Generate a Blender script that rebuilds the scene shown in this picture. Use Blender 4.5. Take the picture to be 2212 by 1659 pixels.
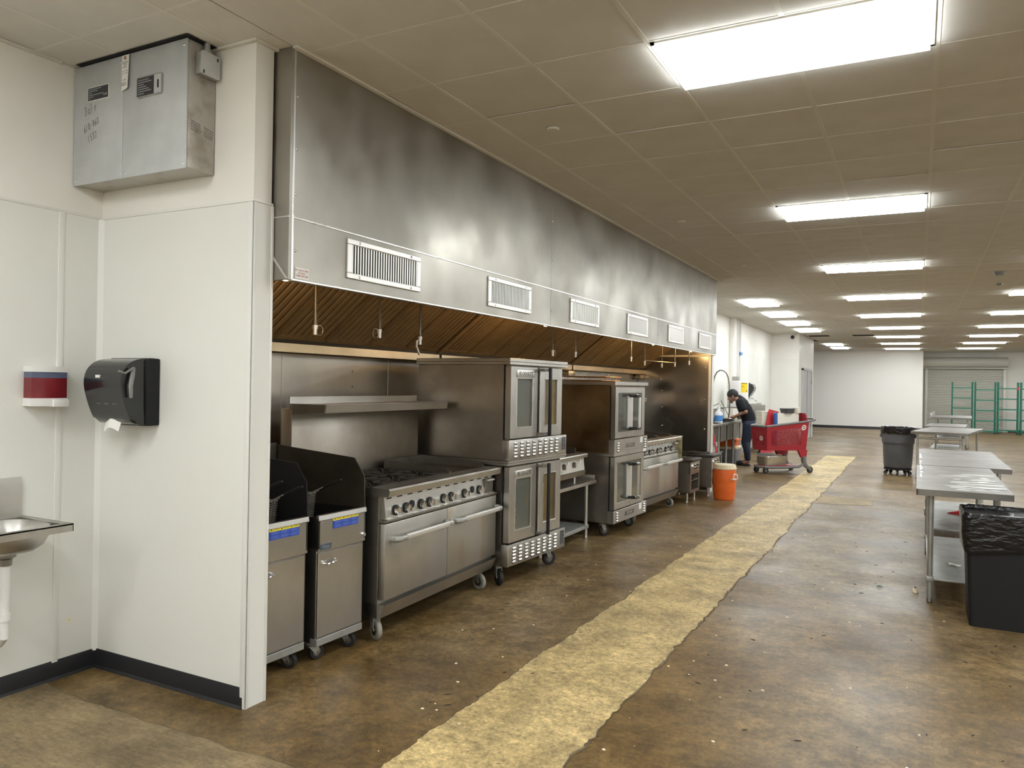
import bpy, bmesh, math, random
from mathutils import Vector, Matrix, noise
random.seed(11)
R = math.radians
S = bpy.context.scene
C = S.collection
for o in list(bpy.data.objects):
    bpy.data.objects.remove(o, do_unlink=True)

# ------------------------------------------------------------------ camera
F_PX, YAW, PITCH, ROLL, EYE = 1669.63, 0.483718, 0.0004765, 0.0171915, 1.58
cf = Vector((-math.sin(YAW)*math.cos(PITCH), math.cos(YAW)*math.cos(PITCH), math.sin(PITCH)))
cr0 = Vector((math.cos(YAW), math.sin(YAW), 0)); cu0 = cr0.cross(cf)
cr = math.cos(ROLL)*cr0 + math.sin(ROLL)*cu0
cu = -math.sin(ROLL)*cr0 + math.cos(ROLL)*cu0
cam_data = bpy.data.cameras.new('camera'); cam = bpy.data.objects.new('camera', cam_data); C.objects.link(cam)
cam.matrix_world = Matrix(((cr.x, cu.x, -cf.x, 0), (cr.y, cu.y, -cf.y, 0), (cr.z, cu.z, -cf.z, EYE), (0, 0, 0, 1)))
cam_data.sensor_fit = 'HORIZONTAL'; cam_data.sensor_width = 36.0; cam_data.lens = F_PX/2212*36.0
cam_data.clip_start = 0.05; cam_data.clip_end = 200
S.camera = cam

def pix(p):
    d = Vector(p) - Vector((0, 0, EYE)); w = d.dot(cf)
    if w < 0.05: return None
    return 1106 + F_PX*d.dot(cr)/w, 829.5 - F_PX*d.dot(cu)/w

# ------------------------------------------------------------------ world / exposure / lamp level
W = bpy.data.worlds.new('world'); S.world = W; W.use_nodes = True
W.node_tree.nodes['Background'].inputs[0].default_value = (0.8, 0.82, 0.85, 1)
W.node_tree.nodes['Background'].inputs[1].default_value = 0.05
S.view_settings.view_transform = 'Standard'; S.view_settings.look = 'None'
S.view_settings.exposure = 0.0; S.view_settings.gamma = 1.0; S.view_settings.use_curve_mapping = False
S.cycles.diffuse_bounces = 6; S.cycles.max_bounces = 12
TROFFER = 21.0           # radiance of the ceiling panels
LAMP = 105.0              # radiance of the warm globes inside the hood

CEIL = 3.213

# ------------------------------------------------------------------ materials
MATS = {}
def mat(name, col, rough=0.5, metal=0.0, col2=None, ns=4.0, stretch=(1, 1, 1), lo=0.35, hi=0.65, detail=4.0,
        bump=0.0, bs=200.0, bstretch=(1, 1, 1), rough2=None, rs=3.0, emis=None, es=0.0, alpha=1.0, trans=0.0, spec=0.5,
        col3=None, ns3=1.0, lo3=0.45, hi3=0.7, coat=0.0, bump2=0.0, bs2=1.0, bdist=0.01, rlo=0.35, rhi=0.7, fine=None):
    m = bpy.data.materials.new(name); m.use_nodes = True
    nt = m.node_tree; N = nt.nodes; L = nt.links; b = N['Principled BSDF']
    b.inputs['Base Color'].default_value = (*col, 1); b.inputs['Roughness'].default_value = rough
    b.inputs['Metallic'].default_value = metal; b.inputs['Specular IOR Level'].default_value = spec
    b.inputs['Alpha'].default_value = alpha; b.inputs['Transmission Weight'].default_value = trans
    b.inputs['Coat Weight'].default_value = coat
    if emis:
        b.inputs['Emission Color'].default_value = (*emis, 1); b.inputs['Emission Strength'].default_value = es
    tc = N.new('ShaderNodeTexCoord')
    def nz(scale, st, det=4.0, rgh=0.55):
        mp = N.new('ShaderNodeMapping'); mp.inputs['Scale'].default_value = st
        L.new(tc.outputs['Object'], mp.inputs['Vector'])
        n = N.new('ShaderNodeTexNoise'); n.inputs['Scale'].default_value = scale; n.inputs['Detail'].default_value = det
        n.inputs['Roughness'].default_value = rgh
        L.new(mp.outputs['Vector'], n.inputs['Vector']); return n
    def ramp(src, a, c):
        r = N.new('ShaderNodeMapRange'); r.inputs['From Min'].default_value = a; r.inputs['From Max'].default_value = c
        L.new(src, r.inputs['Value']); return r.outputs['Result']
    cur = None
    if col2:
        f = ramp(nz(ns, stretch, detail).outputs['Fac'], lo, hi)
        mx = N.new('ShaderNodeMix'); mx.data_type = 'RGBA'
        mx.inputs['A'].default_value = (*col, 1); mx.inputs['B'].default_value = (*col2, 1)
        L.new(f, mx.inputs['Factor']); cur = mx.outputs['Result']
    if col3:
        f = ramp(nz(ns3, (1, 1, 1), 5.0, 0.6).outputs['Fac'], lo3, hi3)
        mx = N.new('ShaderNodeMix'); mx.data_type = 'RGBA'
        mx.inputs['A'].default_value = (*col, 1); mx.inputs['B'].default_value = (*col3, 1)
        if cur: L.new(cur, mx.inputs['A'])
        L.new(f, mx.inputs['Factor']); cur = mx.outputs['Result']
    if fine:
        for sc_, am, st_ in fine:
            r = N.new('ShaderNodeMapRange'); r.inputs['From Min'].default_value = 0.3; r.inputs['From Max'].default_value = 0.7
            r.inputs['To Min'].default_value = 1-am; r.inputs['To Max'].default_value = 1+am
            L.new(nz(sc_, st_, 8.0, 0.7).outputs['Fac'], r.inputs['Value'])
            mx = N.new('ShaderNodeMix'); mx.data_type = 'RGBA'; mx.blend_type = 'MULTIPLY'; mx.inputs['Factor'].default_value = 1.0
            mx.inputs['A'].default_value = (*col, 1)
            if cur: L.new(cur, mx.inputs['A'])
            L.new(r.outputs['Result'], mx.inputs['B']); cur = mx.outputs['Result']
    if cur: L.new(cur, b.inputs['Base Color'])
    if rough2 is not None:
        r = N.new('ShaderNodeMapRange'); r.inputs['From Min'].default_value = rlo; r.inputs['From Max'].default_value = rhi
        r.inputs['To Min'].default_value = rough; r.inputs['To Max'].default_value = rough2
        L.new(nz(rs, (1, 1, 1), 3.0).outputs['Fac'], r.inputs['Value']); L.new(r.outputs['Result'], b.inputs['Roughness'])
    prev = None
    if bump2:
        bn = N.new('ShaderNodeBump'); bn.inputs['Strength'].default_value = bump2; bn.inputs['Distance'].default_value = 0.05
        L.new(nz(bs2, (1, 1, 1), 1.0).outputs['Fac'], bn.inputs['Height']); prev = bn.outputs['Normal']
    if bump:
        bn = N.new('ShaderNodeBump'); bn.inputs['Strength'].default_value = bump; bn.inputs['Distance'].default_value = bdist
        L.new(nz(bs, bstretch, 2.0).outputs['Fac'], bn.inputs['Height'])
        if prev: L.new(prev, bn.inputs['Normal'])
        prev = bn.outputs['Normal']
    if prev: L.new(prev, b.inputs['Normal'])
    MATS[name] = m
    return m

M = {}
def dm(key, *a, **k): M[key] = mat(key, *a, **k)
dm('wall_paint', (0.80, 0.785, 0.74), 0.55, col2=(0.77, 0.75, 0.70), ns=1.5, bump=0.08, bs=120)
dm('frp', (0.755, 0.76, 0.72), 0.40, col2=(0.73, 0.725, 0.685), ns=1.2, bump=0.15, bs=260)
dm('trim_white', (0.74, 0.735, 0.70), 0.35)
dm('wall_white', (0.88, 0.86, 0.82), 0.4)
dm('vinyl_black', (0.012, 0.013, 0.016), 0.45)
dm('tile', (0.67, 0.65, 0.61), 0.95, col2=(0.63, 0.61, 0.57), ns=2.0, bump=0.12, bs=350, spec=0.1)
dm('tbar', (0.68, 0.66, 0.605), 0.7, spec=0.2)
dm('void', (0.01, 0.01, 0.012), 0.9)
dm('floor', (0.095, 0.056, 0.017), 0.36, spec=0.38, col2=(0.178, 0.116, 0.045), ns=1.6, detail=8, lo=0.34, hi=0.70, col3=(0.225, 0.160, 0.082), ns3=0.5,
   lo3=0.46, hi3=0.72, rough2=0.5, rs=1.3, bump=0.10, bs=30, bump2=0.015, bs2=7, fine=[(8.0, 0.42, (1, 1, 1)), (26.0, 0.45, (1, 1, 1)), (70.0, 0.35, (1, 1, 1)), (2.2, 0.35, (1, 1, 1))])
dm('patch', (0.53, 0.405, 0.190), 0.6, col2=(0.36, 0.268, 0.122), ns=3.0, detail=6, lo=0.36, hi=0.64, col3=(0.20, 0.16, 0.09), ns3=1.3, lo3=0.50, hi3=0.80,
   bump=0.25, bs=40, rough2=0.5, rs=2, fine=[(7.0, 0.35, (1, 1, 1)), (26.0, 0.50, (1, 1, 1)), (70.0, 0.40, (1, 1, 1))])
dm('patch_grey', (0.27, 0.20, 0.105), 0.6, col2=(0.13, 0.094, 0.048), ns=3.0, detail=8, lo=0.35, hi=0.66, bump=0.4, bs=26, bstretch=(1, 6, 1), fine=[(14.0, 0.35, (1, 3, 1)), (50.0, 0.30, (1, 1, 1))])
dm('patch_dim', (0.30, 0.215, 0.10), 0.6, col2=(0.20, 0.14, 0.062), ns=3.0, detail=6, bump=0.2, bs=40, fine=[(11.0, 0.32, (1, 1, 1)), (42.0, 0.35, (1, 1, 1))])
dm('crack', (0.085, 0.062, 0.035), 0.8, col2=(0.17, 0.125, 0.07), ns=9)
SB = dict(bump=0.02, bs=400, bstretch=(1, 1, 0.02))
dm('steel', (0.56, 0.545, 0.515), 0.30, 1.0, col2=(0.47, 0.455, 0.43), ns=2.5, rough2=0.42, rs=2.2, bump=0.03, bs=60, bstretch=(1, 0.05, 1))
dm('steel_hood', (0.39, 0.37, 0.325), 0.28, 1.0, col2=(0.31, 0.292, 0.262), ns=1.6, rough2=0.47, rs=1.9, bump2=0.28, bs2=1.3, bump=0.02, bs=60, bstretch=(1, 1, 0.06), rlo=0.3, rhi=0.65)
dm('steel_dent', (0.37, 0.36, 0.345), 0.20, 1.0, rough2=0.30, rs=2.0, bump2=0.10, bs2=1.4)
dm('steel_wall', (0.50, 0.475, 0.43), 0.26, 1.0, col2=(0.40, 0.375, 0.335), ns=2.0, rough2=0.42, rs=1.7, bump2=0.06, bs2=1.2)
dm('steel_dark', (0.30, 0.285, 0.26), 0.36, 1.0, col2=(0.20, 0.185, 0.165), ns=3.0, rough2=0.5)
dm('steel_side', (0.44, 0.41, 0.365), 0.32, 1.0, col2=(0.33, 0.295, 0.25), ns=2.0, rough2=0.48, rs=2.0)
dm('steel_burnt', (0.42, 0.31, 0.18), 0.30, 1.0, col2=(0.20, 0.13, 0.065), ns=2.0, rough2=0.45, rs=1.7)
dm('steel_bright', (0.72, 0.71, 0.69), 0.26, 1.0, rough2=0.36, rs=4)
dm('steel_table', (0.30, 0.285, 0.265), 0.42, 1.0, col2=(0.21, 0.20, 0.185), ns=3.0, stretch=(0.6, 5, 1), rough2=0.52, rs=4, fine=[(6.0, 0.2, (0.5, 5, 1))])
dm('alu', (0.78, 0.77, 0.75), 0.40, 0.85)
dm('chrome', (0.80, 0.80, 0.80), 0.10, 1.0)
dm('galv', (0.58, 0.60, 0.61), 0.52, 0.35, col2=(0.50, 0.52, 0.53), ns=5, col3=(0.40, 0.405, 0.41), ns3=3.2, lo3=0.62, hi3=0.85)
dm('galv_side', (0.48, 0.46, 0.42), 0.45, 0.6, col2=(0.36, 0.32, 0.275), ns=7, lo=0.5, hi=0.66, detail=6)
dm('galv_dull', (0.45, 0.455, 0.44), 0.5, 0.7, col2=(0.37, 0.37, 0.35), ns=8)
dm('filter', (0.46, 0.33, 0.175), 0.42, 0.6, col2=(0.36, 0.24, 0.12), ns=3, rough2=0.55)
dm('filter_dark', (0.035, 0.028, 0.02), 0.6, 0.3)
dm('brass_steel', (0.62, 0.50, 0.33), 0.28, 1.0, col2=(0.45, 0.35, 0.22), ns=2)
dm('iron', (0.022, 0.020, 0.018), 0.6, 0.3, col2=(0.05, 0.04, 0.03), ns=20)
dm('griddle_plate', (0.09, 0.065, 0.045), 0.35, 0.7, col2=(0.05, 0.035, 0.025), ns=6)
dm('black_steel', (0.020, 0.021, 0.024), 0.35, 0.5)
dm('wing', (0.16, 0.145, 0.125), 0.42, 0.9, col2=(0.10, 0.09, 0.078), ns=3)
dm('rubber', (0.016, 0.016, 0.017), 0.6)
dm('wheel_grey', (0.26, 0.25, 0.21), 0.6)
dm('black_plastic', (0.012, 0.013, 0.014), 0.16, coat=0.3)
dm('black_matte', (0.014, 0.0145, 0.016), 0.55, spec=0.25)
dm('grey_plastic', (0.085, 0.088, 0.095), 0.5, col2=(0.07, 0.072, 0.078), ns=6)
dm('bag_black', (0.007, 0.007, 0.008), 0.20, spec=0.5, bump=0.6, bs=11, bstretch=(1, 1, 2.2), bdist=0.03)
dm('cover_grey', (0.25, 0.25, 0.245), 0.3, 0.4)
dm('white_plastic', (0.76, 0.75, 0.74), 0.35)
dm('soap_red', (0.22, 0.022, 0.028), 0.22, col2=(0.16, 0.014, 0.02), ns=8)
dm('soap_blue', (0.10, 0.12, 0.19), 0.2)
dm('paper', (0.78, 0.77, 0.73), 0.8)
dm('ink', (0.02, 0.02, 0.022), 0.6)
dm('ink_soft', (0.16, 0.165, 0.17), 0.7)
dm('print_grey', (0.42, 0.42, 0.42), 0.7)
dm('plate_dark', (0.030, 0.034, 0.042), 0.4)
dm('plate_text', (0.30, 0.31, 0.31), 0.6)
dm('red_text', (0.45, 0.10, 0.09), 0.6)
dm('sticker_blue', (0.018, 0.065, 0.42), 0.4)
dm('sticker_text', (0.22, 0.30, 0.62), 0.5)
dm('sticker_yellow', (0.85, 0.70, 0.04), 0.4)
dm('badge_blue', (0.10, 0.13, 0.17), 0.35, 0.5)
dm('badge_text', (0.28, 0.31, 0.34), 0.4, 0.5)
dm('glass_oven', (0.095, 0.105, 0.092), 0.12, 0.0, col2=(0.12, 0.085, 0.03), ns=3.2, lo=0.45, hi=0.75, spec=0.7)
dm('glass_amber', (0.17, 0.115, 0.03), 0.14, 0.0, col2=(0.085, 0.055, 0.014), ns=3.0, spec=0.7)
dm('glass_dark', (0.05, 0.055, 0.05), 0.06, 0.0, col2=(0.075, 0.078, 0.065), ns=2.5, spec=0.9)
dm('enamel', (0.55, 0.53, 0.48), 0.4, col2=(0.42, 0.37, 0.28), ns=9, lo=0.55, hi=0.75)
dm('rust_steel', (0.50, 0.485, 0.45), 0.33, 1.0, col2=(0.44, 0.33, 0.17), ns=5, lo=0.56, hi=0.75, stretch=(1, 1, 0.4), rough2=0.45)
dm('grease_plate', (0.42, 0.36, 0.18), 0.45, 0.5, col2=(0.16, 0.12, 0.05), ns=9, lo=0.42, hi=0.62, detail=7)
dm('orange', (0.78, 0.15, 0.022), 0.42, col2=(0.70, 0.13, 0.02), ns=6)
dm('cream', (0.74, 0.64, 0.46), 0.45)
dm('red_plastic', (0.34, 0.018, 0.030), 0.4)
dm('red_bright', (0.60, 0.035, 0.045), 0.45)
dm('blue_board', (0.035, 0.14, 0.42), 0.5)
dm('cart_grey', (0.16, 0.16, 0.165), 0.45)
dm('foam', (0.80, 0.78, 0.70), 0.7)
dm('green', (0.012, 0.16, 0.105), 0.4)
dm('shutter', (0.62, 0.61, 0.55), 0.45)
dm('door_grey', (0.42, 0.42, 0.42), 0.45)
dm('heater_white', (0.74, 0.72, 0.71), 0.35)
dm('yellow_sign', (0.85, 0.62, 0.02), 0.5)
dm('tape_blue', (0.10, 0.25, 0.62), 0.6)
dm('jug_white', (0.72, 0.74, 0.76), 0.4)
dm('jug_blue', (0.08, 0.28, 0.66), 0.4)
dm('pan', (0.62, 0.60, 0.55), 0.33, 1.0, col2=(0.50, 0.48, 0.43), ns=5)
dm('skin', (0.30, 0.155, 0.105), 0.55)
dm('shirt', (0.014, 0.015, 0.018), 0.9, spec=0.2)
dm('shirt_print', (0.55, 0.55, 0.55), 0.7)
dm('jeans', (0.014, 0.022, 0.048), 0.8, col2=(0.02, 0.03, 0.06), ns=14)
dm('hair', (0.008, 0.008, 0.010), 0.6)
dm('slipper', (0.008, 0.008, 0.009), 0.95, bump=0.8, bs=120)
dm('blue_hose', (0.02, 0.10, 0.45), 0.5)
dm('copper', (0.50, 0.27, 0.13), 0.35, 1.0)
dm('pipe_white', (0.72, 0.71, 0.69), 0.4)
dm('suds', (0.80, 0.80, 0.76), 0.5)
dm('lamp_glow', (0.9, 0.8, 0.6), 0.4, emis=(1.0, 0.62, 0.25), es=LAMP)
dm('troffer', (0.9, 0.9, 0.9), 0.5, emis=(0.925, 0.965, 0.965), es=TROFFER)

# ------------------------------------------------------------------ mesh helpers
def V3(*a): return Vector(a)
class MB:
    def __init__(s): s.bm = bmesh.new()
    def poly(s, pts):
        vs = [s.bm.verts.new(p) for p in pts]
        try: s.bm.faces.new(vs)
        except ValueError: pass
        return vs
    def hull(s, a, b):                       # two equal loops joined and capped
        va = [s.bm.verts.new(p) for p in a]; vb = [s.bm.verts.new(p) for p in b]
        n = len(va); s.bm.faces.new(va[::-1]); s.bm.faces.new(vb)
        for i in range(n): s.bm.faces.new((va[i], va[(i+1) % n], vb[(i+1) % n], vb[i]))
        return va + vb
    def box(s, x0, x1, y0, y1, z0, z1, bev=0.0, seg=2):
        vs = s.hull([(x0, y0, z0), (x1, y0, z0), (x1, y1, z0), (x0, y1, z0)], [(x0, y0, z1), (x1, y0, z1), (x1, y1, z1), (x0, y1, z1)])
        if bev > 0:
            es = list({e for v in vs for e in v.link_edges})
            bmesh.ops.bevel(s.bm, geom=es, offset=bev, segments=seg, affect='EDGES', profile=0.5, clamp_overlap=True)
        return s
    def prism(s, poly, a, b, ax):            # poly lists the two other axes in x,y,z order
        def pt(p, t):
            return (t, p[0], p[1]) if ax == 'x' else (p[0], t, p[1]) if ax == 'y' else (p[0], p[1], t)
        s.hull([pt(p, a) for p in poly], [pt(p, b) for p in poly]); return s
    def cyl(s, p0, p1, r, n=14, r2=None, cap=True):
        p0, p1 = Vector(p0), Vector(p1); d = (p1-p0).normalized()
        a = d.orthogonal().normalized(); b = d.cross(a); r2 = r if r2 is None else r2
        A = [p0 + r*(a*math.cos(t)+b*math.sin(t)) for t in [2*math.pi*i/n for i in range(n)]]
        B = [p1 + r2*(a*math.cos(t)+b*math.sin(t)) for t in [2*math.pi*i/n for i in range(n)]]
        va = [s.bm.verts.new(p) for p in A]; vb = [s.bm.verts.new(p) for p in B]
        for i in range(n): s.bm.faces.new((va[i], va[(i+1) % n], vb[(i+1) % n], vb[i]))
        if cap: s.bm.faces.new(va[::-1]); s.bm.faces.new(vb)
        return s
    def tube(s, pts, r, n=8, closed=False):
        pts = [Vector(p) for p in pts]; k = len(pts); rings = []; ref = None
        for i, p in enumerate(pts):
            if closed: d = pts[(i+1) % k] - pts[i-1]
            else: d = pts[min(i+1, k-1)] - pts[max(i-1, 0)]
            d.normalize()
            if ref is None: a = d.orthogonal().normalized()
            else:
                a = ref - d*ref.dot(d)
                a = a.normalized() if a.length > 1e-6 else d.orthogonal().normalized()
            ref = a; b = d.cross(a); rr = r[i] if isinstance(r, (list, tuple)) else r
            rings.append([s.bm.verts.new(p + rr*(a*math.cos(2*math.pi*j/n)+b*math.sin(2*math.pi*j/n))) for j in range(n)])
        for i in range(k if closed else k-1):
            A, B = rings[i], rings[(i+1) % k]
            for j in range(n): s.bm.faces.new((A[j], A[(j+1) % n], B[(j+1) % n], B[j]))
        if not closed: s.bm.faces.new(rings[0][::-1]); s.bm.faces.new(rings[-1])
        return s
    def lathe(s, prof, n=28, c=(0, 0, 0), sx=1.0, sy=1.0, cap=True):
        rings = []
        for r, z in prof:
            rings.append([s.bm.verts.new((c[0]+sx*r*math.cos(2*math.pi*j/n), c[1]+sy*r*math.sin(2*math.pi*j/n), c[2]+z)) for j in range(n)])
        for A, B in zip(rings, rings[1:]):
            for j in range(n): s.bm.faces.new((A[j], A[(j+1) % n], B[(j+1) % n], B[j]))
        if cap: s.bm.faces.new(rings[0][::-1]); s.bm.faces.new(rings[-1])
        return s
    def ball(s, c, r, n=16, m=10, sc=(1, 1, 1)):
        bmesh.ops.create_uvsphere(s.bm, u_segments=n, v_segments=m, radius=1, matrix=Matrix.Translation(c) @ Matrix.Diagonal((r*sc[0], r*sc[1], r*sc[2], 1)))
        return s
    def grid(s, fn, nu, nv):
        vs = [[s.bm.verts.new(fn(i/nu, j/nv)) for j in range(nv+1)] for i in range(nu+1)]
        for i in range(nu):
            for j in range(nv): s.bm.faces.new((vs[i][j], vs[i+1][j], vs[i+1][j+1], vs[i][j+1]))
        return s
    def tf(s, mtx): bmesh.ops.transform(s.bm, matrix=mtx, verts=s.bm.verts[:]); return s
    def mesh(s, name, m, fix=True):
        if fix: bmesh.ops.recalc_face_normals(s.bm, faces=s.bm.faces[:])
        me = bpy.data.meshes.new(name); s.bm.to_mesh(me); s.bm.free()
        me.materials.append(M[m] if isinstance(m, str) else m)
        for p in me.polygons: p.use_smooth = True
        me.set_sharp_from_angle(angle=R(32))
        return me
    def obj(s, name, m, parent=None, w=False, fix=True):
        if w and parent is not None:
            r = parent
            while r.parent: r = r.parent
            bmesh.ops.translate(s.bm, vec=-r.location, verts=s.bm.verts[:])
        return put(name, s.mesh(name, m, fix), parent)

def put(name, me, parent=None):
    o = bpy.data.objects.new(name, me); C.objects.link(o); o.parent = parent; return o
def tag(o, label=None, cat=None, group=None, kind=None):
    if label: o['label'] = label
    if cat: o['category'] = cat
    if group: o['group'] = group
    if kind: o['kind'] = kind
    return o
def thing(name, label, cat, loc=(0, 0, 0), rz=0.0, group=None):
    o = bpy.data.objects.new(name, None); C.objects.link(o); o.location = loc; o.rotation_euler = (0, 0, rz)
    o.empty_display_size = 0.1
    return tag(o, label, cat, group)
def struct(o): o['kind'] = 'structure'; return o
def stuff(o): o['kind'] = 'stuff'; return o
def copy_tree(o, parent=None):
    c = o.copy(); C.objects.link(c); c.parent = parent
    for ch in list(o.children): copy_tree(ch, c)
    return c
def bx(*a, **k): return MB().box(*a, **k)
def text_mesh(txt, size, m, mtx, ext=0.0004, sx=1.0, bold=0.0):
    cu_ = bpy.data.curves.new('t', 'FONT'); cu_.body = txt; cu_.size = size; cu_.extrude = ext; cu_.align_x = 'CENTER'; cu_.align_y = 'CENTER'
    cu_.resolution_u = 2; cu_.offset = bold
    o = bpy.data.objects.new('t', cu_); C.objects.link(o)
    me = bpy.data.meshes.new_from_object(o.evaluated_get(bpy.context.evaluated_depsgraph_get()))
    bpy.data.objects.remove(o, do_unlink=True); bpy.data.curves.remove(cu_)
    me.transform(mtx @ Matrix.Diagonal((sx, 1, 1, 1))); me.materials.clear(); me.materials.append(M[m]); return me
# text facing +X: text right -> +Y, up -> +Z
FX = Matrix(((0, 0, 1, 0), (1, 0, 0, 0), (0, 1, 0, 0), (0, 0, 0, 1)))
# text facing -Y: right -> +X, up -> +Z
FY = Matrix(((1, 0, 0, 0), (0, 0, -1, 0), (0, 1, 0, 0), (0, 0, 0, 1)))
def T(x, y, z): return Matrix.Translation((x, y, z))
def ribbon(mb, pts, wd, fn):                 # 2D strokes as flat ribbons; fn maps (a,b) to 3D
    for (x0, y0), (x1, y1) in zip(pts, pts[1:]):
        d = Vector((x1-x0, y1-y0)); l = d.length
        if l < 1e-7: continue
        d /= l; n = Vector((-d.y, d.x))*wd/2; e = d*wd*0.35
        a = Vector((x0, y0))-e; b = Vector((x1, y1))+e
        mb.poly([fn(*(a-n)), fn(*(b-n)), fn(*(b+n)), fn(*(a+n))])

# ================================================================== SETTING
flo = struct(bx(-4.5, 9.2, -5.2, 37.0, -0.12, 0.0).obj('floor', 'floor'))
def jag(pts, step=0.12, amp=0.03, seed=0.0):
    out = []
    for a, b in zip(pts, pts[1:]):
        a, b = Vector(a), Vector(b); n = max(1, int((b-a).length/step)); d = (b-a).normalized(); nn = Vector((-d.y, d.x))
        for i in range(n):
            p = a + (b-a)*i/n
            q = noise.noise(Vector((p.x*2.1, p.y*2.1, seed)))*amp + noise.noise(Vector((p.x*9, p.y*9, seed+5)))*amp*0.5 + noise.noise(Vector((p.x*31, p.y*31, seed+9)))*amp*0.45
            out.append(p + nn*q)
    out.append(Vector(pts[-1])); return out
Le = jag([(-1.93, -5), (-1.93, 20)], 0.025, 0.028, 1.0)
Re = jag([(-1.27, -5), (-1.27, 20)], 0.025, 0.034, 7.0)
mb = MB()
for i in range(min(len(Le), len(Re))-1):
    mb.poly([(Le[i].x, Le[i].y, .0015), (Re[i].x, Re[i].y, .0015), (Re[i+1].x, Re[i+1].y, .0015), (Le[i+1].x, Le[i+1].y, .0015)])
mb.obj('floor_patch', 'patch', flo)
cross = jag([(-1.32, 11.45), (-0.53, 11.68), (-0.55, 12.2), (-1.32, 12.5)], 0.06, 0.03, 3.0)
mb = MB(); mb.poly([(p.x, p.y, .0013) for p in cross]); bmesh.ops.triangulate(mb.bm, faces=mb.bm.faces[:]); mb.obj('floor_patch', 'patch_dim', flo)
edge2 = jag([(-3.96, 2.40), (-1.95, 2.385)], 0.05, 0.035, 4.0)
mb = MB(); e2 = [Vector((p.x, 1.75)) for p in edge2]
for i in range(len(edge2)-1):
    mb.poly([(e2[i].x, e2[i].y, .0013), (e2[i+1].x, e2[i+1].y, .0013), (edge2[i+1].x, edge2[i+1].y, .0013), (edge2[i].x, edge2[i].y, .0013)])
mb.obj('floor_patch', 'patch_grey', flo)
def crack(line, wd, seed):
    mb = MB(); L_ = []
    for i, p in enumerate(line):
        d = (line[min(i+1, len(line)-1)] - line[max(i-1, 0)]).normalized(); n = Vector((-d.y, d.x))
        k = max(0.12, 0.55 + 0.9*noise.noise(Vector((p.x*3, p.y*3, seed))))*wd
        L_.append((p - n*k*0.6, p + n*k*0.4))
    for (a, b), (c, d) in zip(L_, L_[1:]): mb.poly([(a.x, a.y, .0024), (b.x, b.y, .0024), (d.x, d.y, .0024), (c.x, c.y, .0024)])
    return mb.obj('floor_crack', 'crack', flo)
crack(Le, 0.010, 2.0); crack(Re, 0.020, 8.0); crack(edge2, 0.008, 3.0); crack(cross, 0.009, 6.0)

def wall(name, x0, x1, y0, y1, z0=0.0, z1=CEIL+0.05, m='wall_paint'):
    return struct(bx(x0, x1, y0, y1, z0, z1).obj(name, m))
WL = -3.97
wl = wall('wall_left', WL-0.15, WL, -5.2, 2.82)
for y0, y1 in ((-5.0, -3.64), (-3.63, -2.42), (-2.41, -1.2), (-1.19, 0.02), (0.03, 1.24), (1.25, 2.465), (2.475, 2.697)):
    bx(WL, WL+0.004, y0, y1, 0.0, 2.44).obj('wall_panel', 'frp', wl)
for y in (1.245, 2.47): bx(WL+0.003, WL+0.009, y-0.016, y+0.016, 0.09, 2.44, bev=0.002).obj('panel_trim', 'trim_white', wl)
bx(WL, WL+0.008, -5, 2.697, 2.437, 2.450, bev=0.002).obj('panel_trim', 'trim_white', wl)
PX, PY0, PY1 = -2.835, 2.70, 2.815
wp = wall('wall_partition', WL, PX, PY0, PY1)
bx(WL+0.005, PX+0.004, PY0-0.004, PY0, 0.0, 2.44).obj('wall_panel', 'frp', wp)
bx(PX, PX+0.004, PY0-0.004, PY1, 0.0, 2.44).obj('wall_panel', 'frp', wp)
bx(WL+0.004, PX+0.006, PY0-0.009, PY0, 2.437, 2.450, bev=0.002).obj('panel_trim', 'trim_white', wp)
bx(PX, PX+0.010, PY0-0.009, PY1+0.004, 2.437, 2.450, bev=0.002).obj('panel_trim', 'trim_white', wp)
bx(PX-0.030, PX+0.008, PY0-0.009, PY0-0.003, 0.0, 2.437, bev=0.002).obj('corner_trim', 'trim_white', wp)
bx(PX+0.003, PX+0.008, PY0-0.009, PY0+0.012, 0.0, 2.437, bev=0.002).obj('corner_trim', 'trim_white', wp)
bx(PX-0.02, PX+0.010, PY1-0.004, PY1+0.010, 0.0, 2.437, bev=0.002).obj('corner_trim', 'trim_white', wp)
mb = MB(); mb.prism([(WL+0.003, PY0-0.028), (WL+0.02, PY0-0.006), (WL+0.028, PY0-0.003), (WL+0.003, PY0-0.003)], 0.09, 2.44, 'z'); mb.obj('corner_trim', 'trim_white', wp)
bbp = [(0.0, 0.0), (0.016, 0.0), (0.014, 0.006), (0.006, 0.014), (0.004, 0.095), (0.002, 0.10), (0.0, 0.10)]
mb = MB(); mb.prism([(WL+0.004+a, b) for a, b in bbp], -5.0, PY0-0.004, 'y'); struct(mb.obj('baseboard_left', 'vinyl_black'))
mb = MB(); mb.prism([(PY0-0.004-a, b) for a, b in bbp], WL+0.004, PX-0.012, 'x'); struct(mb.obj('baseboard_partition', 'vinyl_black'))

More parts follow.
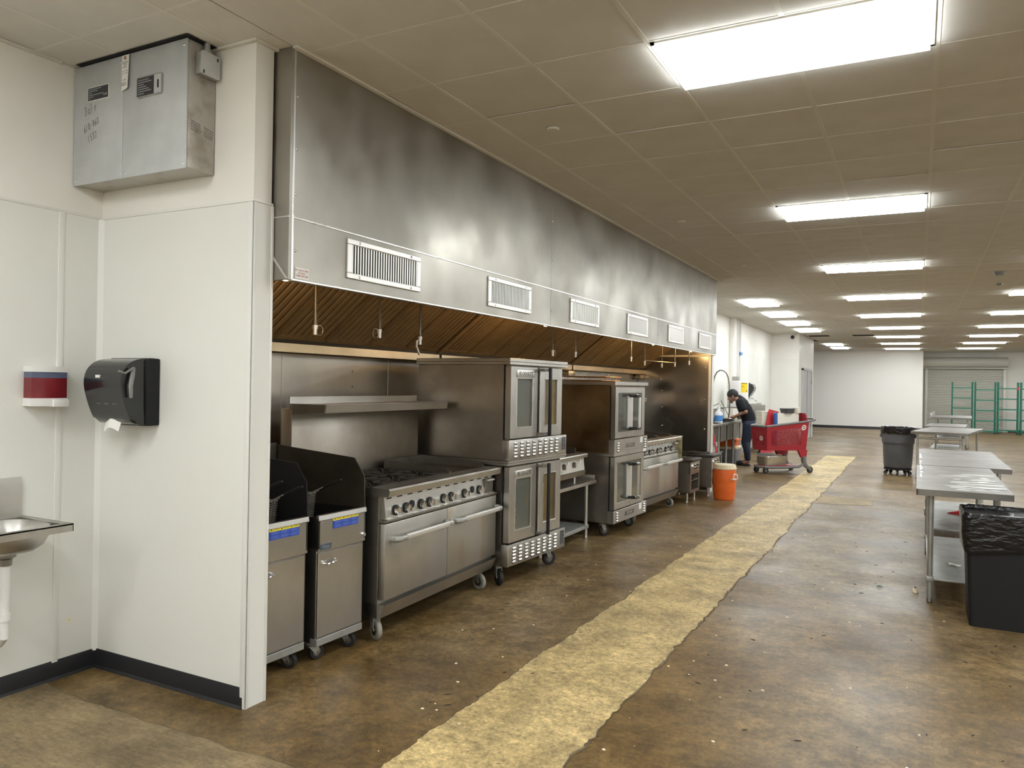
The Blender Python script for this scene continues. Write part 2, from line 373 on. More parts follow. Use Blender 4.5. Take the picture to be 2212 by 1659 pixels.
# steel-clad wall behind the cook line and the end wall
WB = -3.93
wb = wall('wall_cook_line', WB-0.15, WB, PY1, 11.98)
ys = [2.82, 4.03, 5.25, 6.47, 7.69, 8.91, 10.13, 11.35, 11.75]
for a, b in zip(ys, ys[1:]):
    bx(WB, WB+0.004, a+0.002, b-0.002, 0.02, 1.80, bev=0.001, seg=1).obj('steel_panel', 'steel_wall', wb)
for y in ys[1:-1]: bx(WB+0.003, WB+0.007, y-0.012, y+0.012, 0.02, 1.80, bev=0.001, seg=1).obj('panel_seam', 'steel_wall', wb)
for (y, z) in ((4.78, 1.66), (4.78, 1.54)): MB().ball((WB+0.005, y, z), 0.008, 8, 6).obj('screw', 'chrome', wb)
EY = 11.76
we = wall('wall_end', WB, -2.775, EY, EY+0.14, 0.0, 2.075)
bx(WB, -2.835, EY+0.09, EY+0.14, 2.075, CEIL+0.05).obj('wall_upper', 'wall_paint', we)
DENTS = [(-3.55, 1.70, .018), (-3.53, 1.50, -.016), (-3.50, 1.30, .014), (-3.52, .95, -.012), (-3.05, 1.62, .014), (-2.95, 1.30, .012), (-3.2, 1.75, -.010), (-2.87, 1.85, .008)]
def dent(u, v):
    x = WB+0.01 + u*(-2.815-WB-0.01); z = 0.03 + v*2.02; d = 0
    for cx, cz, a in DENTS: d += 0.5*a*math.exp(-(((x-cx)/0.17)**2 + ((z-cz)/0.13)**2))
    d += 0.006*noise.noise(Vector((x*2.2, z*2.2, 3.3)))
    return (x, EY-0.012-d, z)
MB().grid(dent, 44, 70).obj('steel_panel', 'steel_dent', we)
bx(-2.815, -2.765, EY-0.012, EY+0.0, 0.0, 2.07, bev=0.002).obj('corner_trim', 'trim_white', we)
bx(-2.775, -2.765, EY-0.012, EY+0.145, 0.0, 2.07, bev=0.002).obj('corner_trim', 'trim_white', we)
for cx, cz in ((-3.55, 1.70), (-3.53, 1.52), (-3.52, 1.27), (-3.52, .98), (-2.86, 1.88), (-2.86, 1.40), (-2.86, 0.95)):
    MB().ball((cx, EY-0.03 if cx < -3 else EY-0.018, cz), 0.012, 8, 6).obj('screw', 'chrome', we)

# far left wall, alcove block, far walls, unseen walls
WF = -3.92
wf = wall('wall_far_left', WF-0.15, WF, EY+0.14, 24.25)
ys = [11.91, 13.1, 14.3, 15.5, 16.7, 17.9, 19.9, 20.8, 22.0, 23.2, 24.19]
for a, b in zip(ys, ys[1:]): bx(WF, WF+0.004, a+0.006, b-0.006, 0.0, 2.47).obj('wall_panel', 'frp', wf)
for y in ys[1:-1]: bx(WF+0.003, WF+0.010, y-0.02, y+0.02, 0.0, 2.47, bev=0.002).obj('panel_trim', 'trim_white', wf)
bx(WF, WF+0.008, 11.91, 24.2, 2.466, 2.480).obj('panel_trim', 'trim_white', wf)
bx(WF, WF+0.12, 18.35, 18.6, 0.0, CEIL, bev=0.01).obj('pilaster', 'wall_paint', wf)
wa = wall('wall_alcove', WF, -3.13, 24.2, 27.75)
bx(WF, -3.128, 24.196, 24.2, 0.0, 2.47).obj('wall_panel', 'frp', wa)
bx(-3.13, -3.126, 24.196, 24.75, 0.0, 2.9).obj('wall_panel', 'frp', wa)
bx(WF, -3.12, 24.19, 24.2, 2.465, 2.482).obj('panel_trim', 'trim_white', wa)
wfar = wall('wall_far', -4.5, 0.17, 35.0, 35.15, m='wall_white')
wall('wall_recess_side', 0.03, 0.17, 35.15, 36.7)
wall('wall_recess', 0.03, 9.2, 36.6, 36.8)
wall('wall_right', 9.0, 9.2, -5.2, 36.6)
wall('wall_rear', -4.1, 9.0, -5.2, -5.0)
mb = MB(); mb.prism([(35.0-a, b) for a, b in bbp], -4.5, 0.17, 'x'); struct(mb.obj('baseboard_far', 'vinyl_black'))
mb = MB(); mb.prism([(36.6-a, b) for a, b in bbp], 3.2, 9.0, 'x'); struct(mb.obj('baseboard_recess', 'vinyl_black'))
mb = MB(); mb.prism([(-3.13+a, b) for a, b in bbp], 24.2, 24.8, 'y'); struct(mb.obj('baseboard_alcove', 'vinyl_black'))

# door in the alcove side
dr = bx(-3.125, -3.095, 24.86, 26.93, 0.01, 2.16).obj('door_1', 'door_grey'); struct(dr)
for a, b, c, d in ((24.80, 24.86, 0, 2.22), (26.93, 27.0, 0, 2.22), (24.80, 27.0, 2.16, 2.24)): bx(-3.13, -3.07, a, b, c, d, bev=0.004).obj('door_frame', 'door_grey', dr)
bx(-3.097, -3.090, 25.885, 25.905, 0.01, 2.16).obj('door_gap', 'void', dr)
for y in (24.88, 26.9):
    for z in (0.35, 1.75): bx(-3.1, -3.075, y-0.03, y+0.03, z, z+0.12).obj('hinge', 'steel_dark', dr)
mb = MB(); mb.cyl((-3.09, 25.8, 1.0), (-3.03, 25.8, 1.0), 0.015); mb.cyl((-3.03, 25.8, 1.0), (-3.03, 25.66, 1.0), 0.012); mb.obj('door_handle', 'chrome', dr)

# ------------------------------------------------------------------ ceiling
TS = 0.6096; GX0, GY0 = -2.3825, 5.3566
colx = [GX0 + TS*k for k in range(-3, 19)]; rowy = [GY0 + TS*k for k in range(-17, 52)]
ceil = struct(bx(-4.5, 9.2, -5.2, 37.0, CEIL+0.05, CEIL+0.15).obj('ceiling', 'wall_paint'))
lights = []
for n in range(-3, 8):
    y0 = 7.1854 + 6*TS*n
    for x0 in (GX0+2*TS, GX0+6*TS, GX0+10*TS, GX0+14*TS):  # last two columns are out of view, added to light the room
        lights.append((x0, x0+2*TS, y0, y0+TS))
for k in (-17, -13, -9, 15, 19, 23, 27, 39, 43): lights.append((GX0-TS, GX0, GY0+TS*k, GY0+TS*(k+2)))
vents_c = [(GX0-TS, GX0, GY0+TS*32, GY0+TS*33), (GX0+TS, GX0+2*TS, GY0+TS*32, GY0+TS*33)]
def covered(cx, cy):
    return any(a < cx < b and c < cy < d for a, b, c, d in lights+vents_c)
tile_me = bx(-0.5, 0.5, -0.5, 0.5, 0.0, 0.012).mesh('ceiling_tile', 'tile')
cells = []
xs = [-4.0] + colx[1:] + [9.0]
xs = [WL] + [x for x in colx if x > WL+0.1 and x < 9] + [9.0]
yb = [-5.0] + [y for y in rowy if -4.95 < y < 36.5] + [36.6]
for x0, x1 in zip(xs, xs[1:]):
    for y0, y1 in zip(yb, yb[1:]):
        cx, cy = (x0+x1)/2, (y0+y1)/2
        if covered(cx, cy): continue
        rects = [(x0, x1, y0, y1)]
        HX = -2.728                                   # hood cut-out
        if y1 > 2.83 and y0 < 11.86 and x0 < HX:
            if x1 <= HX+0.01:
                rects = []
                if y0 < 2.70: rects.append((x0, x1, y0, 2.70))
                if y1 > 11.87: rects.append((x0, x1, 11.87, y1))
            else:
                rects = [(HX, x1, y0, y1)]
                if y0 < 2.70: rects.append((x0, HX, y0, 2.70))
                if y1 > 11.87: rects.append((x0, HX, 11.87, y1))
        for r in rects:
            a, b, c, d = r
            if y0 > 23 and cx < -3.1 and cy < 27.7 and cy > 24.2: continue
            if b-a < 0.03 or d-c < 0.03: continue
            q = [pix((x, y, CEIL)) for x in (a, b) for y in (c, d)]
            sc = 0
            if all(q):
                ux = [min(max(p[0], 0), 2212) for p in q]; uy = [min(max(p[1], 0), 1659) for p in q]
                sc = (max(ux)-min(ux))*(max(uy)-min(uy))
            cells.append((sc, r))
cells.sort(key=lambda t: -t[0])
rest = MB()
for i, (sc, (a, b, c, d)) in enumerate(cells):
    if i < 300 and sc > 0:
        o = put('ceiling_tile', tile_me, ceil); o.location = ((a+b)/2, (c+d)/2, CEIL+random.uniform(0, 0.0015)); o.scale = (b-a-0.008, d-c-0.008, 1)
        if random.random() < 0.10: o.rotation_euler = (random.choice((-1, 1))*0.010, 0, 0); o.location.z += 0.003
    else: rest.box(a+.004, b-.004, c+.004, d-.004, CEIL, CEIL+0.012)
stuff(rest.obj('ceiling_tile_field', 'tile', ceil))
def span_clear(x0, x1, y0, y1): return True
for x in colx:
    if x < WL+0.1 or x > 9: continue
    segs = [(-5.0, 36.6)]
    if x < -2.73: segs = [(-5.0, 2.70), (11.87, 24.2 if x < -3.1 else 36.6)]
    for a, b in segs: bx(x-0.012, x+0.012, a, b, CEIL-0.0012, CEIL+0.004).obj('grid_bar', 'tbar', ceil)
for y in rowy:
    if y < -5 or y > 36.5: continue
    x0 = WL if y < 2.7 or (y > 11.9 and not 24.2 < y < 27.7) else (-2.73 if y < 11.9 else -3.13)
    # leave out the stretch under the two-tile-long panels along the left
    cuts = sorted([(a, b) for a, b, c, d in lights if c+0.05 < y < d-0.05])
    p = x0
    for a, b in cuts+[(9.0, 9.0)]:
        if a > p: bx(p, a, y-0.006, y+0.006, CEIL-0.001, CEIL+0.004).obj('grid_bar', 'tbar', ceil)
        p = b
for a in ((WL, PY0, PX, PY0), ): bx(WL, PX, PY0-0.022, PY0-0.002, CEIL-0.012, CEIL).obj('edge_angle', 'tbar', ceil)
bx(WL, WL+0.022, -5.0, 2.45, CEIL-0.012, CEIL).obj('edge_angle', 'tbar', ceil)
o = put('ceiling_tile', tile_me, ceil); o.location = (-2.782, 2.762, CEIL); o.scale = (0.104, 0.136, 1)
bx(-2.728, -2.700, 2.83, 11.87, CEIL-0.010, CEIL).obj('edge_angle', 'tbar', ceil)
bx(PX, PX+0.02, PY0-0.02, 2.83, CEIL-0.012, CEIL).obj('edge_angle', 'tbar', ceil)

lnames = []
for i, (a, b, c, d) in enumerate(lights):
    long_left = b <= GX0+0.01
    if long_left: lab, grp = 'square-cut bright ceiling panel light in the row beside the left white wall', 'panel lights along the left wall'
    elif a < 0: lab, grp = 'wide glowing panel light in the ceiling row over the aisle', 'panel lights over the aisle'
    elif a < 1.5: lab, grp = 'glowing panel light in the ceiling row over the worktables', 'panel lights over the worktables'
    else: lab, grp = 'unseen panel light added in the outer ceiling rows to light the room', 'added unseen outer panel lights'
    t = thing('ceiling_light', lab, 'ceiling light', ((a+b)/2, (c+d)/2, CEIL), 0, grp)
    hx, hy = (b-a)/2-0.012, (d-c)/2-0.012
    mb = MB()
    for q in ((-hx, hx, -hy, -hy+0.02), (-hx, hx, hy-0.02, hy), (-hx, -hx+0.02, -hy, hy), (hx-0.02, hx, -hy, hy)): mb.box(*q, -0.008, 0.03)
    mb.obj('frame', 'tbar', t)
    bx(-hx+0.018, hx-0.018, -hy+0.018, hy-0.018, -0.032, 0.0).obj('diffuser', 'troffer', t)  # drop below the tiles added so its glowing sides light the ceiling around
for a, b, c, d in vents_c:
    t = thing('ceiling_vent', 'dark recessed slot vent in the ceiling near the far wall', 'vent', ((a+b)/2, (c+d)/2, CEIL), 0, 'dark ceiling vents')
    bx(a-t.location.x+.01, b-t.location.x-.01, c-t.location.y+.01, d-t.location.y-.01, 0.02, 0.03).obj('backing', 'void', t)
    for k in range(4):
        y = c-t.location.y+0.08+k*0.14; bx(a-t.location.x+.01, b-t.location.x-.01, y, y+0.02, 0.0, 0.02).obj('slat', 'void', t)
for x, y in ((-2.08, 4.46), (-2.09, 7.49), (-2.08, 10.49), (-2.08, 13.3), (-2.08, 16.2), (-2.08, 19.2), (0.95, 10.46)):
    t = thing('sprinkler_cover', 'small round white sprinkler cover plate set in a ceiling tile', 'sprinkler cover', (x, y, CEIL), 0, 'sprinkler covers in the ceiling')
    MB().lathe([(0.0, -0.014), (0.035, -0.013), (0.041, -0.006), (0.041, 0.0)], 24, cap=False).obj('cover_plate', 'tbar', t)
    MB().lathe([(0.030, -0.006), (0.034, 0.001)], 16).obj('collar', 'tbar', t)
for i, (x, y, lab) in enumerate(((0.95, 12.3, 'grey ceiling smoke detector beside a smaller round sensor'), (1.05, 13.6, 'tiny round grey sensor next to the smoke detector'))):
    t = thing('smoke_detector', lab, 'smoke detector', (x, y, CEIL)); s_ = 1.0 if i == 0 else 0.6
    MB().lathe([(0.03*s_, -0.05*s_), (0.06*s_, -0.045*s_), (0.075*s_, -0.012), (0.08*s_, 0.0)], 20).obj('housing', 'cover_grey', t)
t = thing('dome_camera', 'small black dome camera high on the alcove wall', 'camera', (-3.32, 24.19, 3.12))
mb = MB(); mb.cyl((0, 0.006, 0), (0, -0.03, 0), 0.075, 20); mb.obj('base', 'white_plastic', t)
mb = MB(); mb.ball((0, -0.03, 0), 0.055, 16, 10); mb.obj('dome', 'black_plastic', t)

# ================================================================== HOOD
HF, HY0, HY1, HZ0, HZM = -2.73, 2.85, 11.85, 2.075, 2.382
hood = thing('exhaust_hood', 'long stainless steel exhaust hood with slotted vents over the cook line', 'exhaust hood', (HF, HY0, HZ0))
hy = [HY0, 5.868, 8.878, HY1]
for a, b in zip(hy, hy[1:]):
    bx(HF-0.02, HF, a+0.0015, b-0.0015, HZM+0.004, CEIL-0.002, bev=0.0015, seg=1).obj('front_panel', 'steel_hood', hood, w=True)
    bx(HF-0.02, HF, a+0.0015, b-0.0015, HZ0, HZM, bev=0.002, seg=1).obj('front_panel', 'steel_hood', hood, w=True)
bx(HF-0.004, HF+0.0035, HY0, HY1, HZM-0.004, HZM+0.006, bev=0.0015, seg=1).obj('seam_strip', 'steel_bright', hood, w=True)
bx(HF-0.03, HF+0.003, HY0, HY1, HZ0-0.004, HZ0+0.008, bev=0.002, seg=1).obj('lower_lip', 'steel_bright', hood, w=True)
bx(HF-0.012, HF+0.003, HY0-0.004, HY0+0.008, HZ0, CEIL-0.002, bev=0.0015, seg=1).obj('corner_strip', 'steel_bright', hood, w=True)
bx(WB, HF-0.001, HY0-0.022, HY0+0.003, HZ0, CEIL-0.002).obj('end_panel', 'steel_hood', hood, w=True)
bx(WB, HF-0.001, HY1-0.003, HY1+0.012, HZ0, CEIL-0.002).obj('end_panel', 'steel_hood', hood, w=True)
mb = MB(); mb.prism([(HF-0.002, HZ0+0.004), (HF-0.012, HZ0+0.004), (HF-0.19, HZ0+0.21), (HF-0.18, HZ0+0.215)], HY0-0.028, HY0-0.020, 'y'); mb.obj('fold_strip', 'steel_bright', hood, w=True)
bx(HF-0.19, HF-0.0, HY0-0.025, HY0-0.020, HZM-0.003, HZM+0.004).obj('seam_strip', 'steel_bright', hood, w=True)
for y in (5.868, 8.878):
    for z in (2.95, 2.62, 2.2): MB().ball((HF, y+0.006, z), 0.008, 8, 6).obj('screw', 'chrome', hood, w=True)
for z in (2.98, 2.72, 2.50, 2.22): MB().ball((HF, HY0+0.022, z), 0.007, 8, 6).obj('screw', 'chrome', hood, w=True)
# inside: front return, top plate, filter bank, trough
bx(HF-0.075, HF-0.065, HY0, HY1, HZ0+0.06, 2.62).obj('inner_front', 'filter', hood, w=True)
mb = MB(); mb.prism([(HF-0.02, HZ0+0.002), (HF-0.01, HZ0+0.002), (HF-0.07, HZ0+0.065), (HF-0.08, HZ0+0.065)], HY0, HY1, 'y'); mb.obj('inner_lip', 'filter', hood, w=True)
bx(WB, HF-0.07, HY0, HY1, 2.62, 2.64).obj('inner_top', 'filter', hood, w=True)
FB, FT = Vector((-3.83, 0, 1.86)), Vector((-3.22, 0, 2.33))      # filter slope: back bottom, front top
fd = (FT-FB); flen = fd.length; fd.normalize(); fnrm = Vector((fd.z, 0, -fd.x))   # faces down to the front
fnrm = -fnrm if fnrm.z > 0 else fnrm
bx(-3.25, -3.20, HY0, HY1, 2.30, 2.62).obj('filter_header', 'filter', hood, w=True)
FWID = 0.4965
baf = MB(); baf.prism([(-0.024, 0.010), (-0.017, 0.0), (0.017, 0.0), (0.024, 0.010), (0.022, 0.012), (-0.022, 0.012)], 0.0, flen-0.06, 'z')
baf_me = baf.mesh('baffle', 'filter')
fr = MB()
for a in (0.0, FWID-0.022-0.004): fr.box(a, a+0.022, 0.0, 0.02, 0.0, flen)
for z in (0.0, flen-0.03): fr.box(0.022, FWID-0.026, 0.002, 0.02, z, z+0.03)
fr_me = fr.mesh('filter_frame', 'filter')
bk_me = bx(0.022, FWID-0.026, 0.024, 0.028, 0.03, flen-0.03).mesh('filter_backing', 'filter_dark')
# local axes of a filter: x along Y(world), y into the hood, z up the slope
fm = Matrix(((0, -fnrm.x, fd.x, 0), (1, -fnrm.y, fd.y, 0), (0, -fnrm.z, fd.z, 0), (0, 0, 0, 1)))
for s_, (a, b) in enumerate(zip(hy, hy[1:])):
    for k in range(6):
        y = a + 0.012 + k*(b-a-0.02)/6
        o = put('grease_filter', fr_me, hood)
        m4 = fm.copy(); m4.translation = Vector((FB.x, y, FB.z)) - hood.location; o.matrix_local = m4
        put('backing', bk_me, o)
        for q in range(7):
            c_ = put('baffle', baf_me, o); c_.location = (0.056 + q*0.0632, 0.004, 0.03)
for a, b in zip(hy, hy[1:]):
    mb = MB(); mb.prism([(WB+0.005, 1.765), (WB+0.105, 1.765), (WB+0.115, 1.775), (WB+0.115, 1.835), (WB+0.108, 1.835), (WB+0.10, 1.79), (WB+0.005, 1.79)], a+0.02, b-0.02, 'y')
    mb.obj('grease_trough', 'brass_steel', hood, w=True)
bx(WB+0.004, WB+0.10, HY0, HY1, 1.838, 1.862).obj('filter_ledge', 'filter_dark', hood, w=True)
for y in (5.868, 8.878):
    mb = MB(); p0 = FB + fnrm*0.004; p1 = FT + fnrm*0.004
    mb.hull([(p0.x, y-0.03, p0.z), (p0.x, y+0.03, p0.z), (p0.x+fnrm.x*.01, y+0.03, p0.z+fnrm.z*.01), (p0.x+fnrm.x*.01, y-0.03, p0.z+fnrm.z*.01)],
            [(p1.x, y-0.03, p1.z), (p1.x, y+0.03, p1.z), (p1.x+fnrm.x*.01, y+0.03, p1.z+fnrm.z*.01), (p1.x+fnrm.x*.01, y-0.03, p1.z+fnrm.z*.01)])
    mb.obj('section_strip', 'filter', hood, w=True)
# front vents
vf = MB()
VW, VH = 0.685, 0.214
for q in ((0, VW, 0, 0.030), (0, VW, VH-0.030, VH), (0, 0.038, 0.03, VH-0.03), (VW-0.038, VW, 0.03, VH-0.03)): vf.box(-0.004, 0.010, q[0], q[1], q[2], q[3], bev=0.003, seg=1)
vf_me = vf.mesh('vent_frame', 'alu')
vb = MB(); nb = 27
for i in range(nb):
    y = 0.042 + i*(VW-0.084)/(nb-1)
    vb.hull([(-0.002, y-0.001, 0.03), (0.006, y+0.004, 0.03), (0.006, y+0.007, 0.03), (-0.002, y+0.002, 0.03)],
            [(-0.002, y-0.001, VH-0.03), (0.006, y+0.004, VH-0.03), (0.006, y+0.007, VH-0.03), (-0.002, y+0.002, VH-0.03)])
vb_me = vb.mesh('vent_blades', 'alu')
vk_me = bx(0.0005, 0.0015, 0.03, VW-0.03, 0.025, VH-0.025).mesh('vent_backing', 'void')
sc_me = MB().ball((0.010, 0, 0), 0.008, 8, 6, sc=(.5, 1, 1)).mesh('screw', 'chrome')
for y in (3.256, 4.795, 6.266, 7.775, 9.29, 10.79):
    o = put('vent_grille', vf_me, hood); o.location = Vector((HF+0.003, y, 2.137)) - hood.location
    stuff(put('vent_blades', vb_me, o)); put('vent_backing', vk_me, o)
    for a in (0.10, VW-0.10):
        for b in (0.014, VH-0.014): q = put('screw', sc_me, o); q.location = (0, a, b)
# fire sign
o = bx(HF+0.0005, HF+0.002, 2.872, 2.972, 2.085, 2.142).obj('fire_sign', 'paper', hood, w=True)
for i, (tx, z) in enumerate((('IN CASE OF FIRE', 2.128), ('DO NOT', 2.114), ('TURN OFF FAN', 2.100))):
    me = text_mesh(tx, 0.0125, 'red_text', T(HF+0.0024-hood.location.x, 2.920-hood.location.y, z-hood.location.z) @ FX, 0.0002); put('lettering', me, o)
# nozzle drops
def drop(x, y, zb, ring=0, top=2.62, r=0.009):
    p = MB().cyl((x, y, zb+0.05), (x, y, top), r, 10).obj('nozzle_pipe', 'steel_dark', hood, w=True)
    mb = MB(); mb.cyl((x, y, zb), (x, y, zb+0.035), 0.0125, 10); mb.cyl((x, y, zb+0.035), (x, y, zb+0.06), 0.016, 10); mb.obj('nozzle', 'alu', p, w=True)
    if ring: MB().tube([(x, y+ring*(0.012+0.03*(1-math.cos(t))), zb+0.03+0.032*math.sin(t)) for t in [2*math.pi*i/14 for i in range(14)]], 0.0016, 5, True).obj('pull_ring', 'alu', p, w=True)
drop(-3.3, 3.655, 1.865, 1, r=0.012); drop(-3.3, 4.30, 1.885, -1); drop(-3.3, 4.79, 1.865, 0); drop(-3.3, 7.16, 1.875, 1); drop(-3.3, 7.75, 1.885)
drop(-3.3, 9.59, 1.905); drop(-3.3, 10.15, 1.87); drop(-3.3, 10.95, 1.86); drop(-3.15, 11.1, 1.88); drop(-2.98, 11.25, 1.91)
MB().tube([(-3.3, 4.79, 1.90), (-3.3, 4.75, 1.89), (-3.3, 4.745, 1.85), (-3.31, 4.80, 1.79)], 0.008, 8).obj('bent_nozzle', 'alu', hood, w=True)
MB().cyl((-3.3, 10.15, 1.935), (-3.15, 11.1, 1.935), 0.008, 8).obj('nozzle_pipe', 'steel_dark', hood, w=True)
for y in (3.04, 6.25, 9.42, 11.25):
    o = MB().lathe([(0.03, 0.08), (0.055, 0.08), (0.055, 0.06), (0.05, 0.055)], 20, c=(-2.95, y, 2.12)).obj('lamp_base', 'steel_dark', hood, w=True)
    MB().ball((-2.95, y, 2.145), 0.045, 16, 10, sc=(1, 1, 0.95)).obj('lamp_globe', 'lamp_glow', o, w=True)
    MB().cyl((-2.95, y, 2.2), (-2.95, y, 2.62), 0.012, 8).obj('lamp_stem', 'steel_dark', o, w=True)

# ================================================================== appliance helpers (local frame: x out to the aisle, y along the line, z up)
def caster(parent, x, y, h, wr, m_wheel='rubber', swivel=0.0, name='caster', fork='galv_dull'):
    mb = MB(); mb.box(-0.045, 0.045, -0.04, 0.04, h-0.006, h, bev=0.001, seg=1); mb.cyl((0, 0, h-0.03), (0, 0, h-0.004), 0.022, 12)
    for s in (-1, 1):
        mb.hull([(-0.03, s*0.020, h-0.025), (0.03, s*0.020, h-0.025), (0.035, s*0.020, wr*0.9), (0.012, s*0.020, wr*0.8)],
                [(-0.03, s*0.024, h-0.025), (0.03, s*0.024, h-0.025), (0.035, s*0.024, wr*0.9), (0.012, s*0.024, wr*0.8)])
    mb.box(-0.03, 0.03, -0.024, 0.024, h-0.03, h-0.022)
    mtx = T(x, y, 0) @ Matrix.Rotation(swivel, 4, 'Z')
    o = mb.tf(mtx).obj(name, fork, parent)
    wx = 0.024
    mb = MB(); prof = [(-0.016, wr*0.55), (-0.016, wr*0.9), (-0.010, wr), (0.010, wr), (0.016, wr*0.9), (0.016, wr*0.55)]
    n = 22; rings = []
    for yy, r_ in prof: rings.append([mb.bm.verts.new((wx+r_*math.cos(2*math.pi*j/n), yy, wr+r_*math.sin(2*math.pi*j/n))) for j in range(n)])
    for A, B in zip(rings, rings[1:]):
        for j in range(n): mb.bm.faces.new((A[j], A[(j+1) % n], B[(j+1) % n], B[j]))
    mb.tf(mtx).obj('tyre', m_wheel, o)
    mb = MB(); mb.cyl((wx, -0.013, wr), (wx, 0.013, wr), wr*0.57, 18); mb.cyl((wx, -0.026, wr), (wx, 0.026, wr), 0.009, 10); mb.tf(mtx).obj('hub', 'steel_dark', o)
    return o
def legfoot(parent, x, y, h, r=0.018):
    o = MB().cyl((x, y, 0.03), (x, y, h), r, 12).obj('leg', 'steel_bright', parent)
    MB().lathe([(r*0.7, 0.0), (r*1.05, 0.004), (r*0.9, 0.03)], 12, c=(x, y, 0)).obj('foot', 'steel_bright', o); return o

# ------------------------------------------------------------------ fryers
def sticker(parent, x, y0, z0, w_, h_):
    o = bx(x, x+0.0012, y0, y0+w_, z0, z0+h_*0.72).obj('caution_sticker', 'sticker_blue', parent)
    bx(x, x+0.0013, y0, y0+w_, z0+h_*0.72, z0+h_).obj('sticker_band', 'sticker_yellow', o)
    for i, tx in enumerate(('CAUTION', 'ATTENTION', 'CUIDADO')):
        cy = y0 + w_*(0.20+0.33*i)
        put('lettering', text_mesh(tx, 0.0088, 'ink', T(x+0.0016, cy+0.006, z0+h_*0.86) @ FX, 0.0001), o)
        mb = MB(); mb.prism([(cy-0.034, z0+h_*0.80), (cy-0.022, z0+h_*0.80), (cy-0.028, z0+h_*0.94)], x+0.0013, x+0.0017, 'x'); mb.obj('warning_mark', 'ink', o)
        mb = MB()
        for k in range(9):
            zz = z0 + h_*0.66 - k*h_*0.07
            if k == 4: continue
            mb.box(x+0.0012, x+0.0015, cy-w_*0.14, cy+w_*(0.06+0.07*((k*7+i) % 3)), zz, zz+0.0012)
        stuff(mb.obj('fine_print', 'sticker_text', o))
def fryer(label, x0, y0, th, badge):
    t = thing('deep_fryer', label, 'fryer', (x0, y0, 0), -th)
    w_ = 0.395; D = 0.76
    zt, zs, zd, zk = 0.830, 0.624, 0.148, 0.112
    mb = MB(); mb.box(-D, -0.012, 0, w_, zd-0.03, zs+0.02, bev=0.003, seg=1); mb.obj('cabinet', 'steel_dark', t)
    mb = MB()                                   # open well: walls, rim
    mb.box(-D, -D+0.02, 0, w_, zs+0.02, zt-0.01); mb.box(-D, -0.0, 0, 0.012, zs+0.02, zt-0.012); mb.box(-D, -0.0, w_-0.012, w_, zs+0.02, zt-0.012)
    mb.box(-D, -0.02, 0.012, w_-0.012, zs+0.02, zs+0.03); mb.obj('well', 'black_steel', t)
    bx(-D+0.02, -0.08, 0.02, w_-0.02, zs+0.10, zs+0.11).obj('oil', 'black_plastic', t)
    mb = MB(); mb.prism([(0.0, zt-0.004), (-0.006, zt), (-0.08, zt-0.02), (-0.09, zs+0.03), (-0.0, zs+0.006)], 0.0, w_, 'y'); p = mb.obj('front_panel', 'steel', t)
    mb = MB(); mb.prism([(0.004, zt-0.030), (0.008, zt-0.026), (0.004, zt), (-0.012, zt+0.003), (-0.012, zt-0.003)], -0.003, w_+0.003, 'y'); mb.obj('front_lip', 'steel_bright', t)
    dr_ = bx(-0.014, 0.0, 0.004, w_-0.018, zd, zs-0.005, bev=0.003, seg=1).obj('door', 'steel', t)
    mb = MB(); mb.tube([(0.0, 0.045, 0.555), (0.022, 0.050, 0.556), (0.027, 0.085, 0.560), (0.024, 0.125, 0.566), (0.0, 0.135, 0.567)], [.006, .007, .009, .007, .006], 8); mb.obj('handle', 'chrome', dr_)
    bx(-0.05, 0.002, -0.002, w_-0.014, zk-0.01, zd-0.006, bev=0.002, seg=1).obj('kick_rail', 'galv_dull', t)
    sticker(t, 0.001, 0.115, 0.742, 0.215, 0.062)
    if badge:
        mb = MB(); mb.prism([(0.012, zs+0.012), (0.098, zs+0.012), (0.106, zs+0.044), (0.020, zs+0.044)], 0.0, 0.004, 'x'); b = mb.obj('badge', 'badge_blue', t)
        put('lettering', text_mesh('Pitco', 0.030, 'badge_text', T(0.0045, 0.058, zs+0.028) @ FX, 0.0005, bold=0.0006), b)
        mb = MB(); mb.cyl((0, w_-0.018, zs+0.045), (0.012, w_-0.018, zs+0.045), 0.012, 14); mb.obj('lock_knob', 'chrome', t)
    # side wing and back splash
    mb = MB(); mb.prism([(-0.002, zt-0.005), (-0.012, zt+0.19), (-0.09, zt+0.29), (-D+0.03, zt+0.335), (-D+0.03, zt-0.02)], w_-0.004, w_+0.003, 'y'); mb.obj('splash_wing', 'black_steel' if not badge else 'wing', t)
    mb = MB(); mb.box(-D, -D+0.012, -0.004, w_+0.003, zt-0.02, zt+0.345); mb.box(-D+0.0, -D+0.06, 0.0, w_, zt+0.13, zt+0.142); mb.obj('back_splash', 'steel_dark', t)
    for y in (0.055, w_-0.07):
        caster(t, -0.085, y, zk-0.005, 0.044, 'rubber', R(70 if y < .1 else 20)); caster(t, -D+0.10, y, zk-0.005, 0.044, 'rubber', R(40))
    return t
fr1 = fryer('steel deep fryer half hidden behind the white partition wall', -2.985, 2.868, 0.03, False)
fr2 = fryer('steel deep fryer with blue caution sticker between range and other fryer', -2.936, 3.308, 0.030, True)
